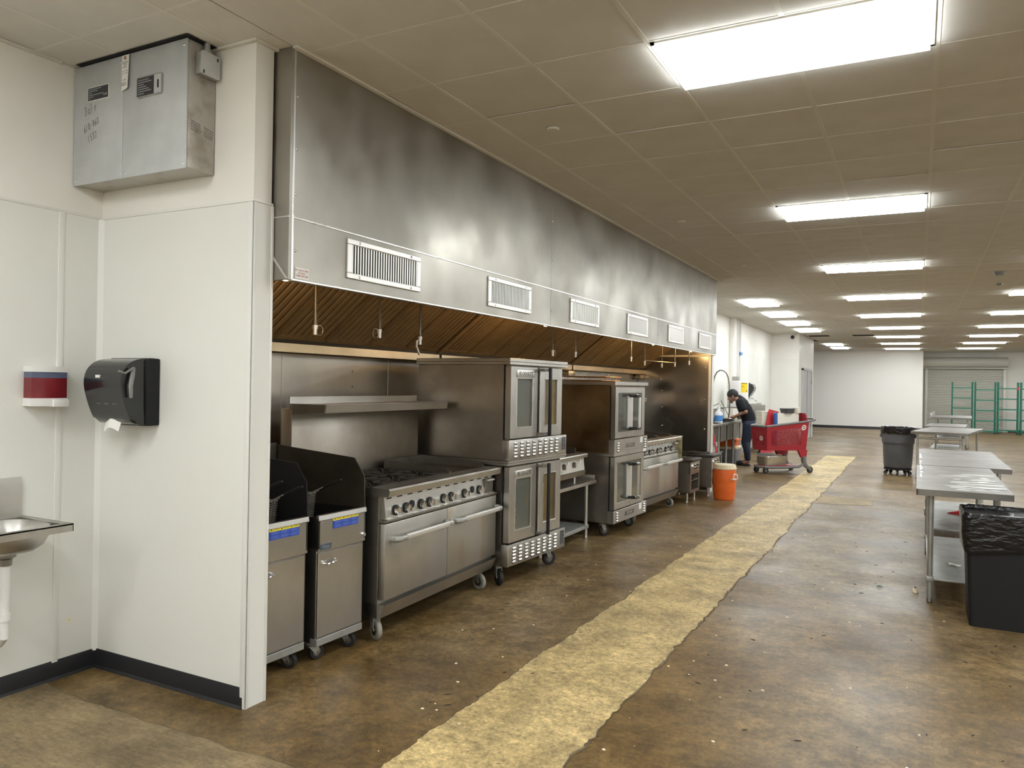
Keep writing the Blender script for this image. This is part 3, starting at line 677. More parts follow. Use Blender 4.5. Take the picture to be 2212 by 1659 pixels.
def basket(label, x0, y0, z0, yaw, tilt, handle_m):
    t = thing('fry_basket', label, 'fry basket', (x0, y0, z0), yaw)
    bw, bl, bh = 0.13, 0.20, 0.15
    mb = MB(); rim = [(0, 0, bh), (0, bw, bh), (-bl, bw, bh), (-bl, 0, bh)]
    mb.tube(rim, 0.0035, 6, True); mb.obj('rim', 'galv_dull', t)
    mb = MB()
    for i in range(12):
        f = i/11
        for a, b in (((0, f*bw), (0, f*bw)), ((-bl, f*bw), (-bl, f*bw))):
            mb.cyl((a[0], a[1], bh), (a[0]*0.92-0.008, 0.01+a[1]*0.85, 0.0), 0.0012, 4, cap=False)
        for y in (0, bw): mb.cyl((-f*bl, y, bh), (-f*bl*0.92-0.008, 0.01+y*0.85, 0.0), 0.0012, 4, cap=False)
        z = f*bh; k = 0.92+0.08*f
        mb.tube([(-0.008*(1-f), 0.01*(1-f), z), (-0.008*(1-f), 0.01*(1-f)+bw*(0.85+.15*f), z), (-bl*k-0.008*(1-f), 0.01*(1-f)+bw*(0.85+.15*f), z), (-bl*k-0.008*(1-f), 0.01*(1-f), z)], 0.0012, 4, True)
    stuff(mb.obj('wire_mesh', 'galv_dull', t))
    h0 = (0.0, bw/2, bh)
    mb = MB(); mb.tube([(0, bw/2-0.025, bh), (0.05, bw/2-0.02, bh+0.02), (0.11, bw/2-0.008, bh+0.05)], 0.003, 6); mb.tube([(0, bw/2+0.025, bh), (0.05, bw/2+0.02, bh+0.02), (0.11, bw/2+0.008, bh+0.05)], 0.003, 6); mb.obj('handle_wire', 'galv_dull', t)
    mb = MB(); mb.tube([(0.08, bw/2, bh+0.034), (0.14, bw/2, bh+0.064), (0.22, bw/2, bh+0.098), (0.235, bw/2, bh+0.102)], [0.008, 0.0095, 0.0095, 0.005], 8); mb.obj('grip', 'black_matte', t)
    return t
basket('wire fry basket with black grip inside the fryer next to the range', -3.20, 3.455, 0.755, R(4), 0, 'black_matte')
basket('wire fry basket with black grip inside the fryer behind the partition', -3.17, 2.96, 0.80, R(0), 0, 'black_matte')
basket('second wire fry basket beside the wall side of the hidden fryer', -3.17, 3.105, 0.755, R(2), 0, 'black_matte')

# ------------------------------------------------------------------ ranges
def gas_range(label, x0, y0, th, red=False, seed=0):
    t = thing('gas_range', label, 'range', (x0, y0, 0), -th)
    w_ = 1.500; D = 0.73
    zk0, zk1, zd0, zd1, zr0, zr1 = 0.150, 0.236, 0.260, 0.722, 0.884, 0.936
    mb = MB(); mb.box(-D, -0.045, 0.0, w_, zk0, 0.885, bev=0.002, seg=1); mb.obj('body', 'steel_dark', t)
    mb = MB(); mb.prism([(-0.14, zk0+0.01), (-0.03, zk0), (0.008, zk1), (-0.005, zk1), (-0.14, zk1)], 0.0, w_-0.01, 'y'); mb.obj('kick_panel', 'steel', t)
    for i, (a, b) in enumerate(((0.006, w_/2-0.003), (w_/2+0.003, w_-0.012))):
        d = bx(-0.044, 0.0, a, b, zd0, zd1, bev=0.004).obj('oven_door', 'rust_steel' if i else 'steel', t)
        hb = MB()
        hb2 = MB()
        hb.tube([(0.0, a+0.085, 0.618), (0.03, a+0.080, 0.622), (0.052, a+0.10, 0.626), (0.055, a+0.15, 0.627)], [0.020, 0.021, 0.019, 0.017], 10)
        hb2.tube([(0.0, b-0.02, 0.632), (0.03, b-0.015, 0.632), (0.052, b-0.03, 0.630), (0.055, b-0.07, 0.629)], [0.020, 0.021, 0.019, 0.017], 10)
        h = hb.obj('handle_bracket', 'galv_dull', d); hb2.obj('handle_bracket', 'galv_dull', d)
        bx(0.047, 0.066, a+0.16, b-0.022, 0.611, 0.647, bev=0.007).obj('handle_bar', 'alu', d)
    mb = MB(); mb.box(-0.06, 0.004, 0.0, w_-0.005, 0.728, 0.742, bev=0.002, seg=1); mb.obj('lower_rail', 'steel_dark', t)
    cp = MB(); cp.prism([(-0.06, 0.744), (-0.012, 0.744), (-0.030, 0.884), (-0.06, 0.884)], 0.03, w_-0.05, 'y'); cpo = cp.obj('control_panel', 'steel', t)
    bx(-0.02, 0.004, 0.025, w_-0.045, 0.742, 0.752, bev=0.003, seg=1).obj('panel_lip', 'steel_bright', cpo)
    mb = MB()
    for k in range(12): mb.box(-0.032, -0.0255, 0.055+k*0.117, 0.055+k*0.117+0.052, 0.866, 0.8725)
    stuff(mb.obj('vent_slots', 'void', cpo))
    ky = (0.14, 0.255, 0.325, 0.43, 0.535, 0.715, 0.82, 1.01, 1.13, 1.235)
    for i, y in enumerate(ky):
        zc = 0.79; xs_ = -0.020
        if i in (2, 8):
            MB().cyl((xs_-0.005, y, zc+0.014), (xs_+0.008, y, zc+0.014), 0.024, 16).obj('knob_base', 'black_matte', cpo); continue
        k = MB().cyl((xs_-0.004, y, zc), (xs_+0.012, y, zc), 0.033, 20).obj('knob_bezel', 'black_matte', cpo)
        mb = MB(); mb.cyl((xs_+0.010, y, zc), (xs_+0.034, y, zc), 0.028, 20, r2=0.023); mb.hull([(xs_+0.03, y-0.006, zc-0.022), (xs_+0.03, y+0.006, zc-0.022), (xs_+0.03, y+0.006, zc+0.022), (xs_+0.03, y-0.006, zc+0.022)],
              [(xs_+0.046, y-0.004, zc-0.018), (xs_+0.046, y+0.004, zc-0.018), (xs_+0.046, y+0.004, zc+0.018), (xs_+0.046, y-0.004, zc+0.018)])
        mb.obj('knob', 'chrome', k)
    bx(-0.035, -0.008, 1.315, 1.445, 0.755, 0.86, bev=0.002, seg=1).obj('drawer_front', 'steel_dark', cpo)
    bx(-0.02, 0.012, 1.335, 1.435, 0.842, 0.856, bev=0.003, seg=1).obj('drawer_pull', 'alu', cpo)
    mb = MB(); mb.prism([(-0.10, zr0), (0.026, zr0+0.004), (0.034, zr1-0.01), (0.026, zr1), (-0.10, zr1+0.002)], 0.0, w_, 'y'); mb.obj('front_rail', 'steel', t)
    mb = MB(); mb.box(-D, -0.10, 0.0, 0.02, 0.885, zr1); mb.box(-D, -0.10, w_-0.02, w_, 0.885, zr1); mb.box(-D, -0.10, 0.02, w_-0.02, 0.884, 0.890); mb.obj('cooktop', 'iron', t)
    # burner grates
    for gx in range(2):
        for gy in range(3):
            cx, cy = -0.255-gx*0.295, 0.17+gy*0.30
            mb = MB()
            for q in ((-0.145, 0.145, -0.145, -0.130), (-0.145, 0.145, 0.130, 0.145), (-0.145, -0.130, -0.145, 0.145), (0.130, 0.145, -0.145, 0.145)): mb.box(cx+q[0], cx+q[1], cy+q[2], cy+q[3], 0.925, 0.940, bev=0.003, seg=1)
            for a in range(8):
                ang = a*math.pi/4; d_ = Vector((math.cos(ang), math.sin(ang), 0)); n_ = Vector((-d_.y, d_.x, 0))*0.006
                ro = 0.135/max(abs(d_.x), abs(d_.y)); A = Vector((cx, cy, 0))+d_*0.05; B = Vector((cx, cy, 0))+d_*ro
                mb.hull([A-n_+V3(0, 0, .918), A+n_+V3(0, 0, .918), B+n_+V3(0, 0, .925), B-n_+V3(0, 0, .925)], [A-n_+V3(0, 0, .943), A+n_+V3(0, 0, .943), B+n_+V3(0, 0, .940), B-n_+V3(0, 0, .940)])
            g = mb.obj('burner_grate', 'iron', t)
            MB().lathe([(0.05, 0.0), (0.05, 0.02), (0.03, 0.03)], 16, c=(cx, cy, 0.89)).obj('burner_head', 'iron', g)
    gy0, gy1 = 0.95, w_-0.04
    bx(-D+0.09, -0.10, gy0, gy1, 0.90, 0.934, bev=0.003, seg=1).obj('griddle_plate', 'griddle_plate', t)
    mb = MB()
    for a, b in (((gy0-0.012), gy0+0.003), (gy1-0.003, gy1+0.014)):
        mb.prism([(-D+0.06, 0.90), (-0.10, 0.90), (-0.10, 0.945), (-0.13, 0.965), (-D+0.06, 1.00)], a, b, 'y')
    mb.box(-D+0.06, -D+0.08, gy0, gy1, 0.9, 1.0); mb.obj('griddle_rim', 'steel_dark', t)
    bx(-D-0.09, -D, 0.0, w_, 0.30, 1.40, bev=0.004).obj('back_riser', 'steel_side', t)
    sh = MB(); sh.box(-D-0.03, -D+0.27, 0.002, w_-0.002, 1.424, 1.432); sh.prism([(-D+0.265, 1.432), (-D+0.278, 1.428), (-D+0.268, 1.378), (-D+0.260, 1.380)], 0.0, w_, 'y'); sh.box(-D-0.03, -D-0.02, 0.0, w_, 1.40, 1.476)
    sho = sh.obj('overshelf', 'steel', t)
    for y in (0.0, w_-0.004):
        mb = MB(); mb.prism([(-D, 1.432), (-D+0.268, 1.430), (-D+0.260, 1.385), (-D, 1.36)], y, y+0.004, 'y'); mb.obj('shelf_gusset', 'steel_dark', sho)
    for y, s_ in ((0.07, 10), (w_-0.10, 25)):
        caster(t, -0.11, y, zk0, 0.062, 'wheel_grey', R(s_-40)); caster(t, -D+0.12, y, zk0, 0.062, 'wheel_grey', R(30))
    return t
rg1 = gas_range('large steel range with griddle and overshelf between fryer and oven', -2.828, 3.767, -0.036)
rg2 = gas_range('steel range past the second oven stack beside the small stock pot burners', -2.846, 8.575, 0.041)
o = bx(-0.30, 0.03, 1.528, 1.540, 0.60, 0.935, bev=0.002).obj('side_shield', 'grease_plate', rg2)
o = bx(-0.30, 0.036, 1.524, 1.545, 0.928, 0.940, bev=0.002).obj('shield_rim', 'steel_bright', o)

# ------------------------------------------------------------------ ovens
lou = MB(); lou.grid(lambda u, v: (0.010*math.sin(math.pi*min(1, v*1.15))*math.sin(math.pi*(0.12+0.76*u)) + 0.001, -0.024+0.048*u, -0.009+0.018*v), 8, 5)
lou_me = lou.mesh('louver', 'alu')
lsl_me = bx(0.0005, 0.0012, -0.025, 0.025, -0.013, -0.007).mesh('louver_slot', 'void')
def louver(parent, x, y, z):
    a = put('louver', lou_me, parent); a.location = (x, y, z)
    b = put('louver_slot', lsl_me, parent); b.location = (x, y, z)
def window_rim(parent, x, y0, y1, z0, z1, m='steel_bright', t_=0.010, d=0.006):
    mb = MB()
    for q in ((y0-t_, y1+t_, z0-t_, z0), (y0-t_, y1+t_, z1, z1+t_), (y0-t_, y0, z0, z1), (y1, y1+t_, z0, z1)): mb.box(x-0.004, x+d, *q, bev=0.002, seg=1)
    return mb.obj('window_rim', m, parent)
def oven_a(label, x0, y0, th):
    t = thing('double_convection_oven', label, 'oven', (x0, y0, 0), -th); w_ = 0.964; D = 0.90
    for zb, zt_ in ((0.16, 0.985), (0.985, 1.785)):
        mb = MB(); mb.box(-D, -0.060, 0.006, w_-0.004, zb, zt_-0.02, bev=0.003, seg=1); mb.obj('body', 'steel_side', t)
    mb = MB(); mb.box(-D-0.02, 0.0, -0.006, w_+0.004, 1.757, 1.785, bev=0.003, seg=1); mb.box(-D-0.02, 0.003, -0.008, w_+0.002, 1.733, 1.757, bev=0.003, seg=1); mb.obj('top_cap', 'steel', t)
    mb = MB(); mb.box(-D-0.01, -0.002, -0.012, w_-0.004, 0.945, 0.966, bev=0.003, seg=1); mb.box(-D-0.01, 0.004, -0.010, w_, 0.966, 0.983, bev=0.003, seg=1); mb.obj('middle_ledge', 'steel', t)
    for vz0, vz1, dz0, dz1 in ((0.162, 0.332, 0.345, 0.935), (0.984, 1.146, 1.158, 1.722)):
        p = bx(-0.07, 0.0, 0.0, w_, vz0, vz1, bev=0.004).obj('vent_panel', 'steel', t)
        for i in range(8):
            for j in range(5): louver(p, 0.001, 0.095+i*0.098, vz0+0.030+j*0.0265)
        q = bx(-0.001, 0.0015, w_-0.085, w_-0.018, vz0+0.035, vz1-0.02).obj('data_plate', 'plate_dark', p)
        mb = MB()
        for k in range(9): mb.box(0.0015, 0.0019, w_-0.078, w_-0.05+0.02*((k*5) % 3)*0.6, vz0+0.042+k*0.011, vz0+0.0445+k*0.011)
        stuff(mb.obj('fine_print', 'plate_text', q))
        bx(-0.066, -0.058, 0.872, w_-0.006, vz1+0.005, dz1).obj('control_column', 'black_matte', t)
        bx(-0.064, -0.058, 0.004, 0.03, vz1, dz1+0.01).obj('door_gasket', 'black_matte', t)
        dh = dz1-dz0
        wz0, wz1 = dz0+dh*0.155, dz0+dh*0.83
        for k, (a, b, wa_, wb_) in enumerate(((0.012, 0.435, 0.105, 0.345), (0.455, 0.866, 0.560, 0.775))):
            d = MB()
            # door as a frame around the window opening
            d.box(-0.055, 0.0, a, wa_, dz0, dz1, bev=0.003, seg=1); d.box(-0.055, 0.0, wb_, b, dz0, dz1, bev=0.003, seg=1)
            d.box(-0.055, -0.0003, wa_-0.004, wb_+0.004, dz0, wz0, bev=0.003, seg=1); d.box(-0.055, -0.0003, wa_-0.004, wb_+0.004, wz1, dz1, bev=0.003, seg=1)
            do = d.obj('door', 'steel', t)
            bx(-0.024, -0.016, wa_, wb_, wz0, wz1).obj('window_pane', 'glass_oven' if k == 0 else 'glass_amber', do)
            window_rim(do, 0.0, wa_, wb_, wz0, wz1, d=0.003)
            if k == 0:
                bd = bx(0.0, 0.008, 0.095, 0.36, wz1+0.012, wz1+0.068, bev=0.006).obj('badge', 'steel_bright', do)
                put('lettering', text_mesh('BLODGETT', 0.044, 'steel_dark', T(0.0085, 0.228, wz1+0.040) @ FX, 0.001, sx=0.98, bold=0.0008), bd)
            else:
                bx(-0.01, 0.012, a+0.00, a+0.03, dz0+0.02, dz1-0.004, bev=0.003, seg=1).obj('door_astragal', 'steel_bright', do)
                hh = bx(0.060, 0.080, a+0.050, a+0.082, dz0+0.0, dz1+0.0, bev=0.005).obj('handle', 'black_matte', do)
                for z in (dz0+0.01, dz1-0.03): bx(0.0, 0.065, a-0.02, a+0.078, z, z+0.02, bev=0.003, seg=1).obj('handle_bracket', 'steel_dark', hh)
    for y, s_ in ((0.07, -35), (w_-0.09, 60)): caster(t, -0.13, y, 0.162, 0.064, 'rubber', R(s_))
    for y in (0.07, w_-0.09): caster(t, -D+0.12, y, 0.162, 0.064, 'rubber', R(20))
    return t
oven_a('two-deck convection oven with single tall black handles next to the range', -2.79, 5.285, 0.060)
def rrect(y0, y1, z0, z1, r_, n=5):
    pts = []
    for cx, cz, a0 in ((y1-r_, z1-r_, 0), (y0+r_, z1-r_, 90), (y0+r_, z0+r_, 180), (y1-r_, z0+r_, 270)):
        for i in range(n+1): a = R(a0+90*i/n); pts.append((cx+r_*math.cos(a), cz+r_*math.sin(a)))
    return pts
def oven_b(label, x0, y0, th):
    t = thing('double_convection_oven', label, 'oven', (x0, y0, 0), -th); w_ = 0.97; D = 0.90
    mb = MB(); mb.box(-D, -0.06, 0.006, w_-0.004, 0.145, 0.862, bev=0.003, seg=1); mb.obj('body', 'steel_side', t)
    mb = MB(); mb.box(-D, -0.06, 0.006, w_-0.004, 0.862, 1.60, bev=0.003, seg=1); mb.obj('body', 'steel_burnt', t)
    bx(-D-0.02, 0.0, -0.006, w_+0.004, 1.588, 1.628, bev=0.003, seg=1).obj('top_cap', 'steel', t)
    bx(-D-0.01, 0.0, -0.008, w_, 0.845, 0.876, bev=0.003, seg=1).obj('middle_ledge', 'steel', t)
    for lvl, (vz0, vz1, dz0, dz1) in enumerate(((0.145, 0.276, 0.288, 0.838), (0.876, 1.022, 1.034, 1.572))):
        p = bx(-0.07, 0.0, 0.0, w_, vz0, vz1, bev=0.003, seg=1).obj('vent_panel', 'steel', t)
        for j in range(4):
            louver(p, 0.001, 0.095, vz0+0.025+j*0.027); louver(p, 0.001, w_-0.075, vz0+0.025+j*0.027)
        bd = MB(); bd.prism([(0.31, vz0+0.048), (0.56, vz0+0.048), (0.575, vz0+0.092), (0.325, vz0+0.092)], -0.001, 0.004, 'x'); bd = bd.obj('badge', 'steel_dark', p)
        put('lettering', text_mesh('ZEPHAIRE', 0.036, 'steel_bright', T(0.0045, 0.442, vz0+0.070) @ FX, 0.0006), bd)
        bx(0.0005, 0.0016, 0.735, 0.815, vz1-0.068, vz1-0.004).obj('paper_sticker', 'paper', p)
        if lvl: bx(0.0005, 0.0016, w_-0.135, w_-0.035, vz0-0.028, vz0+0.006).obj('paper_sticker', 'paper', p)
        bx(-0.064, -0.058, 0.004, 0.03, vz1, dz1+0.01).obj('door_gasket', 'black_matte', t)
        bx(-0.066, -0.058, 0.872, w_-0.006, vz1+0.005, dz1).obj('control_column', 'black_matte', t)
        dh = dz1-dz0; wz0, wz1 = dz0+dh*0.12, dz0+dh*0.88
        for k, (a, b, wa_, wb_) in enumerate(((0.012, 0.452, 0.085, 0.452), (0.456, 0.866, 0.456, 0.790))):
            d = MB()
            if k == 0: d.box(-0.055, 0.0, a, wa_+0.002, dz0, dz1, bev=0.003, seg=1)
            else: d.box(-0.055, 0.0, wb_-0.002, b, dz0, dz1, bev=0.003, seg=1)
            d.box(-0.055, -0.0002, wa_-0.004 if k == 0 else a, wb_+0.004 if k else b, dz0, wz0, bev=0.003, seg=1); d.box(-0.055, -0.0002, wa_-0.004 if k == 0 else a, wb_+0.004 if k else b, wz1, dz1, bev=0.003, seg=1)
            do = d.obj('door', 'steel', t)
            bx(-0.02, -0.006, wa_, wb_, wz0-0.01, wz1+0.01).obj('window_pane', 'glass_dark', do)
            mull = bx(-0.03, 0.002, b-0.10 if k == 0 else a, b if k == 0 else a+0.045, wz0+0.03, wz1-0.03, bev=0.002, seg=1).obj('centre_strip', 'alu', do)
            if k == 1:
                hh = MB().cyl((0.075, a+0.055, wz0+0.035), (0.075, a+0.055, wz1-0.035), 0.016, 14).obj('handle', 'chrome', do)
                for z in (wz0+0.028, wz1-0.028): MB().tube([(0.0, a-0.06, z), (0.04, a-0.055, z), (0.07, a-0.03, z), (0.078, a+0.045, z), (0.074, a+0.072, z)], [.017, .018, .018, .019, .012], 10).obj('handle_bracket', 'black_plastic', hh)
    for y, s_ in ((0.08, 60), (w_-0.20, 10)): caster(t, -0.16, y, 0.145, 0.058, 'rubber', R(s_))
    for y in (0.07, w_-0.09): caster(t, -D+0.12, y, 0.145, 0.058, 'rubber', R(20))
    return t
oven_b('two-deck convection oven with chrome tube handles and browned side panel', -2.774, 7.592, 0.040)

def wire_rack(label, x, y, z, yaw, m='copper'):
    t = thing('oven_rack', label, 'oven rack', (x, y, z), yaw)
    MB().tube([(0, 0, 0.01), (0.5, 0, 0.01), (0.5, 0.62, 0.01), (0, 0.62, 0.01)], 0.005, 6, True).obj('frame', m, t)
    for i in range(1, 12): MB().cyl((0.0, i*0.0517, 0.006), (0.5, i*0.0517, 0.006), 0.0025, 6).obj('bar', m, t)
    for yy in (0.12, 0.5): MB().tube([(0.5, yy-0.04, 0.012), (0.5, yy-0.01, 0.035), (0.5, yy+0.01, 0.035), (0.5, yy+0.04, 0.012)], 0.004, 6).obj('stop', m, t)
    return t
wire_rack('coppery wire oven rack lying on top of the browned oven', -3.50, 7.75, 1.6285, R(1))
wire_rack('second wire oven rack stacked over the coppery one on the oven top', -3.47, 7.77, 1.668, R(4))
for i, (y, lab) in enumerate(((8.72, 'brown box bracket on the steel wall close to the taller oven'), (11.52, 'brown box bracket on the steel wall near the end wall corner'))):
    t = thing('wall_box', lab, 'wall box', (WB+0.004, y, 1.70))
    bx(0.0, 0.03, 0.0, 0.22, 0.01, 0.045, bev=0.003).obj('bracket', 'steel_dark', t); bx(0.03, 0.12, 0.02, 0.22, 0.0, 0.06, bev=0.005).obj('box', 'brass_steel', t)

# ------------------------------------------------------------------ griddle on its stand
t = thing('equipment_stand', 'low steel equipment stand with undershelf between the two oven stacks', 'stand', (-2.955, 6.30, 0))
mb = MB(); mb.box(-0.85, 0.0, 0.0, 1.26, 0.566, 0.600, bev=0.003, seg=1); mb.obj('stand_top', 'steel', t)
mb = MB(); mb.box(-0.85, -0.02, 1.25, 1.262, 0.600, 0.648, bev=0.004); mb.box(-0.85, -0.838, 0, 1.25, 0.600, 0.648); mb.obj('upstand', 'steel', t)
bx(-0.82, -0.05, 0.04, 1.19, 0.105, 0.142, bev=0.003, seg=1).obj('undershelf', 'galv_dull', t)
for x in (-0.075, -0.77):
    for y in (0.07, 1.165): legfoot(t, x, y, 0.57, 0.019)
t = thing('countertop_griddle', 'steel countertop griddle with two knobs on the low stand', 'griddle', (-2.99, 6.33, 0.600))
mb = MB(); mb.box(-0.70, -0.03, 0.0, 0.98, 0.09, 0.26, bev=0.003, seg=1); mb.obj('body', 'steel', t)
mb = MB(); mb.prism([(-0.03, 0.125), (0.0, 0.125), (-0.015, 0.262), (-0.03, 0.262)], 0.0, 0.98, 'y'); cp = mb.obj('control_panel', 'enamel', t)
for y in (0.20, 0.46, 0.70):
    k = MB().cyl((-0.01, y, 0.195), (0.02, y, 0.195), 0.028, 18, r2=0.025).obj('knob', 'steel_dark', cp); bx(0.018, 0.028, y-0.006, y+0.006, 0.17, 0.22, bev=0.002, seg=1).obj('knob_grip', 'steel_bright', k)
for y in (0.10, 0.33, 0.58, 0.88): bx(-0.007, -0.0045, y-0.016, y+0.016, 0.20, 0.24).obj('paper_label', 'paper', cp)
mb = MB(); mb.prism([(-0.08, 0.262), (0.03, 0.258), (0.035, 0.285), (0.03, 0.295), (-0.08, 0.298)], 0.0, 0.98, 'y'); mb.obj('front_rail', 'steel', t)
mb = MB(); mb.prism([(-0.05, 0.06), (0.0, 0.072), (0.012, 0.118), (-0.02, 0.123), (-0.05, 0.123)], 0.0, 0.98, 'y'); mb.obj('grease_drawer', 'steel_side', t)
bx(-0.68, -0.08, 0.02, 0.96, 0.262, 0.290).obj('griddle_plate', 'griddle_plate', t)
mb = MB(); mb.box(-0.70, -0.10, 0.0, 0.015, 0.26, 0.34); mb.box(-0.70, -0.10, 0.965, 0.98, 0.26, 0.34); mb.box(-0.72, -0.70, 0.0, 0.98, 0.10, 0.36); mb.obj('splash_rim', 'steel_dark', t)
for x in (-0.08, -0.62):
    for y in (0.08, 0.90): MB().cyl((x, y, 0.001), (x, y, 0.09), 0.016, 12).obj('leg', 'steel_bright', t)

# ------------------------------------------------------------------ stock pot ranges
def stockpot(label, x0, y0, th, w_=0.46, D=0.52, h=0.60):
    t = thing('stock_pot_range', label, 'stock pot range', (x0, y0, 0), -th)
    mb = MB(); mb.box(-D, -D+0.01, 0.0, w_, 0.14, h-0.04); mb.box(-D, 0.0, 0.0, 0.010, 0.14, h-0.04, bev=0.002, seg=1); mb.box(-D, 0.0, w_-0.010, w_, 0.14, h-0.04, bev=0.002, seg=1); mb.box(-D, 0.0, 0, w_, 0.14, 0.155)
    mb.obj('cabinet', 'steel_side', t)
    p = bx(-0.03, 0.0, 0.0, w_, h-0.21, h-0.04, bev=0.002, seg=1).obj('control_panel', 'steel', t)
    for y in (0.17, 0.30):
        MB().cyl((0.0, y, h-0.11), (0.035, y, h-0.11), 0.030, 16, r2=0.024).obj('knob', 'chrome', p)
    mb = MB(); mb.box(-0.012, 0.0, 0.01, 0.045, 0.155, h-0.21); mb.box(-0.012, 0.0, w_-0.045, w_-0.01, 0.155, h-0.21); mb.box(-0.012, 0.0, 0.045, w_-0.045, 0.155, 0.18); mb.obj('front_frame', 'steel_side', t)
    bx(-0.20, -0.01, 0.05, w_-0.05, 0.30, 0.312).obj('drip_tray', 'steel_bright', t)
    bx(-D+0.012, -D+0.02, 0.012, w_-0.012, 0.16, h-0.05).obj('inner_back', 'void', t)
    mb = MB(); mb.box(-D-0.01, 0.03, -0.01, w_+0.01, h-0.04, h, bev=0.012); mb.obj('top_grate', 'iron', t)
    mb = MB()
    for r_ in (0.06, 0.12, 0.18): mb.tube([(-D/2+r_*math.cos(a), w_/2+r_*math.sin(a), h+0.008) for a in [2*math.pi*i/20 for i in range(20)]], 0.010, 6, True)
    for a in range(4):
        c_, s_ = math.cos(a*math.pi/4), math.sin(a*math.pi/4); mb.cyl((-D/2-0.19*c_, w_/2-0.19*s_, h+0.008), (-D/2+0.19*c_, w_/2+0.19*s_, h+0.008), 0.008, 6)
    mb.obj('burner_ring', 'iron', t)
    for x in (-0.06, -D+0.06):
        for y in (0.05, w_-0.05): legfoot(t, x, y, 0.14, 0.017)
    return t
stockpot('low steel stock pot burner standing right beside the far range', -2.715, 10.42, 0.02, 0.46, 0.55, 0.60)
stockpot('low steel stock pot burner behind the orange drink cooler', -2.615, 11.20, 0.02, 0.46, 0.55, 0.61)

# ================================================================== left corner fixtures
# control cabinets
def cabinet(label, x0, x1, y0, y1, z0, z1, plate):
    t = thing('control_cabinet', label, 'cabinet', (x0, y0, z0)); w_, d_, h_ = x1-x0, y1-y0, z1-z0
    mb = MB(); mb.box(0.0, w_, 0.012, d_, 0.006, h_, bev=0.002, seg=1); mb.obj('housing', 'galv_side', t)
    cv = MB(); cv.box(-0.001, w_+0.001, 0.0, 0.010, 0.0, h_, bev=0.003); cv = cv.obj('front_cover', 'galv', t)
    for a in (0.02, w_-0.02):
        for b in (0.022, h_-0.03): MB().ball((a, 0.0, b), 0.007, 10, 6, sc=(1, .5, 1)).obj('screw', 'chrome', cv)
    return t, cv
BY0, BY1, BZ0, BZ1 = 2.525, 2.696, 2.585, 3.205
c1, cv1 = cabinet('galvanised cabinet in the ceiling corner with handwriting and black plate', WL+0.006, -3.569, BY0, BY1, BZ0, BZ1, 0)
c2, cv2 = cabinet('galvanised cabinet with framed plate and junction box on its side', -3.565, -3.105, BY0, BY1, BZ0, BZ1, 1)
o = bx(0.115, 0.285, -0.0025, 0.0, 0.425, 0.497).obj('plate_border', 'trim_white', cv1)
o = bx(0.119, 0.281, -0.0032, -0.0002, 0.429, 0.493).obj('name_plate', 'plate_dark', o)
mb = MB()
for k, (a, b) in enumerate(((0.125, 0.225), (0.125, 0.195), (0.125, 0.15), (0.125, 0.245), (0.125, 0.165), (0.125, 0.14))): mb.box(a, b, -0.0037, -0.0030, 0.483-k*0.0098, 0.487-k*0.0098)
for a in (0.250, 0.266): mb.cyl((a, -0.0037, 0.447), (a, -0.0030, 0.447), 0.006, 12)
stuff(mb.obj('fine_print', 'plate_text', o))
# handwriting: name and number in marker
fnw = lambda a, b: (a, -0.0006, b)
mb = MB()
def wr(strokes, ox, oy, sx, sy, sl=0.0, rot=0.0):
    for st in strokes:
        pts = []
        for a, b in st:
            x = a*sx + b*sl*sy; y = b*sy; pts.append((ox + x*math.cos(rot)-y*math.sin(rot), oy + x*math.sin(rot)+y*math.cos(rot)))
        ribbon(mb, pts, 0.0028, fnw)
arc = lambda cx, cy, rx, ry, a0, a1, n=8: [(cx+rx*math.cos(R(a0+(a1-a0)*i/n)), cy+ry*math.sin(R(a0+(a1-a0)*i/n))) for i in range(n+1)]
G = {'D': [[(.05, 0), (.1, 1)], [(-.1, .95)] + arc(.1, .5, .55, .5, 90, -95)], 'a': [arc(.3, .3, .28, .3, 40, 360), [(.58, .6), (.6, 0)]], 'l': [[(.1, 1.05), (.15, 0)]],
     'e': [[(.05, .3), (.55, .35)] + arc(.3, .3, .27, .3, 10, 300)], '6': [[(.5, 1), (.15, .6)] + arc(.3, .28, .28, .28, 150, 510, 10)], '1': [[(.25, 1), (.2, 0)]],
     '0': [arc(.3, .5, .28, .48, 90, 450, 12)], '-': [[(0, .45), (.4, .5)]], '9': [arc(.3, .7, .25, .28, 0, 360, 10), [(.55, .7), (.4, 0)]],
     '5': [[(.55, 1), (.12, 1), (.1, .6)] + arc(.25, .32, .3, .32, 100, -120)], '3': [arc(.22, .75, .28, .25, 140, -90), arc(.22, .26, .32, .26, 90, -140)], '2': [arc(.28, .75, .26, .25, 160, 0, 6) + [(.05, 0), (.6, .02)]]}
def write(txt, ox, oy, h_, wd, rot):
    for i, ch in enumerate(txt): wr(G[ch], ox + i*wd*math.cos(rot), oy + i*wd*math.sin(rot), wd*0.85, h_, 0.12, rot)
write('Dale', 0.095, 0.355, 0.046, 0.026, 0.22); write('610-960', 0.090, 0.268, 0.036, 0.0185, 0.30); write('1532', 0.125, 0.215, 0.034, 0.0195, 0.28)
mb.obj('handwriting', 'ink_soft', cv1)
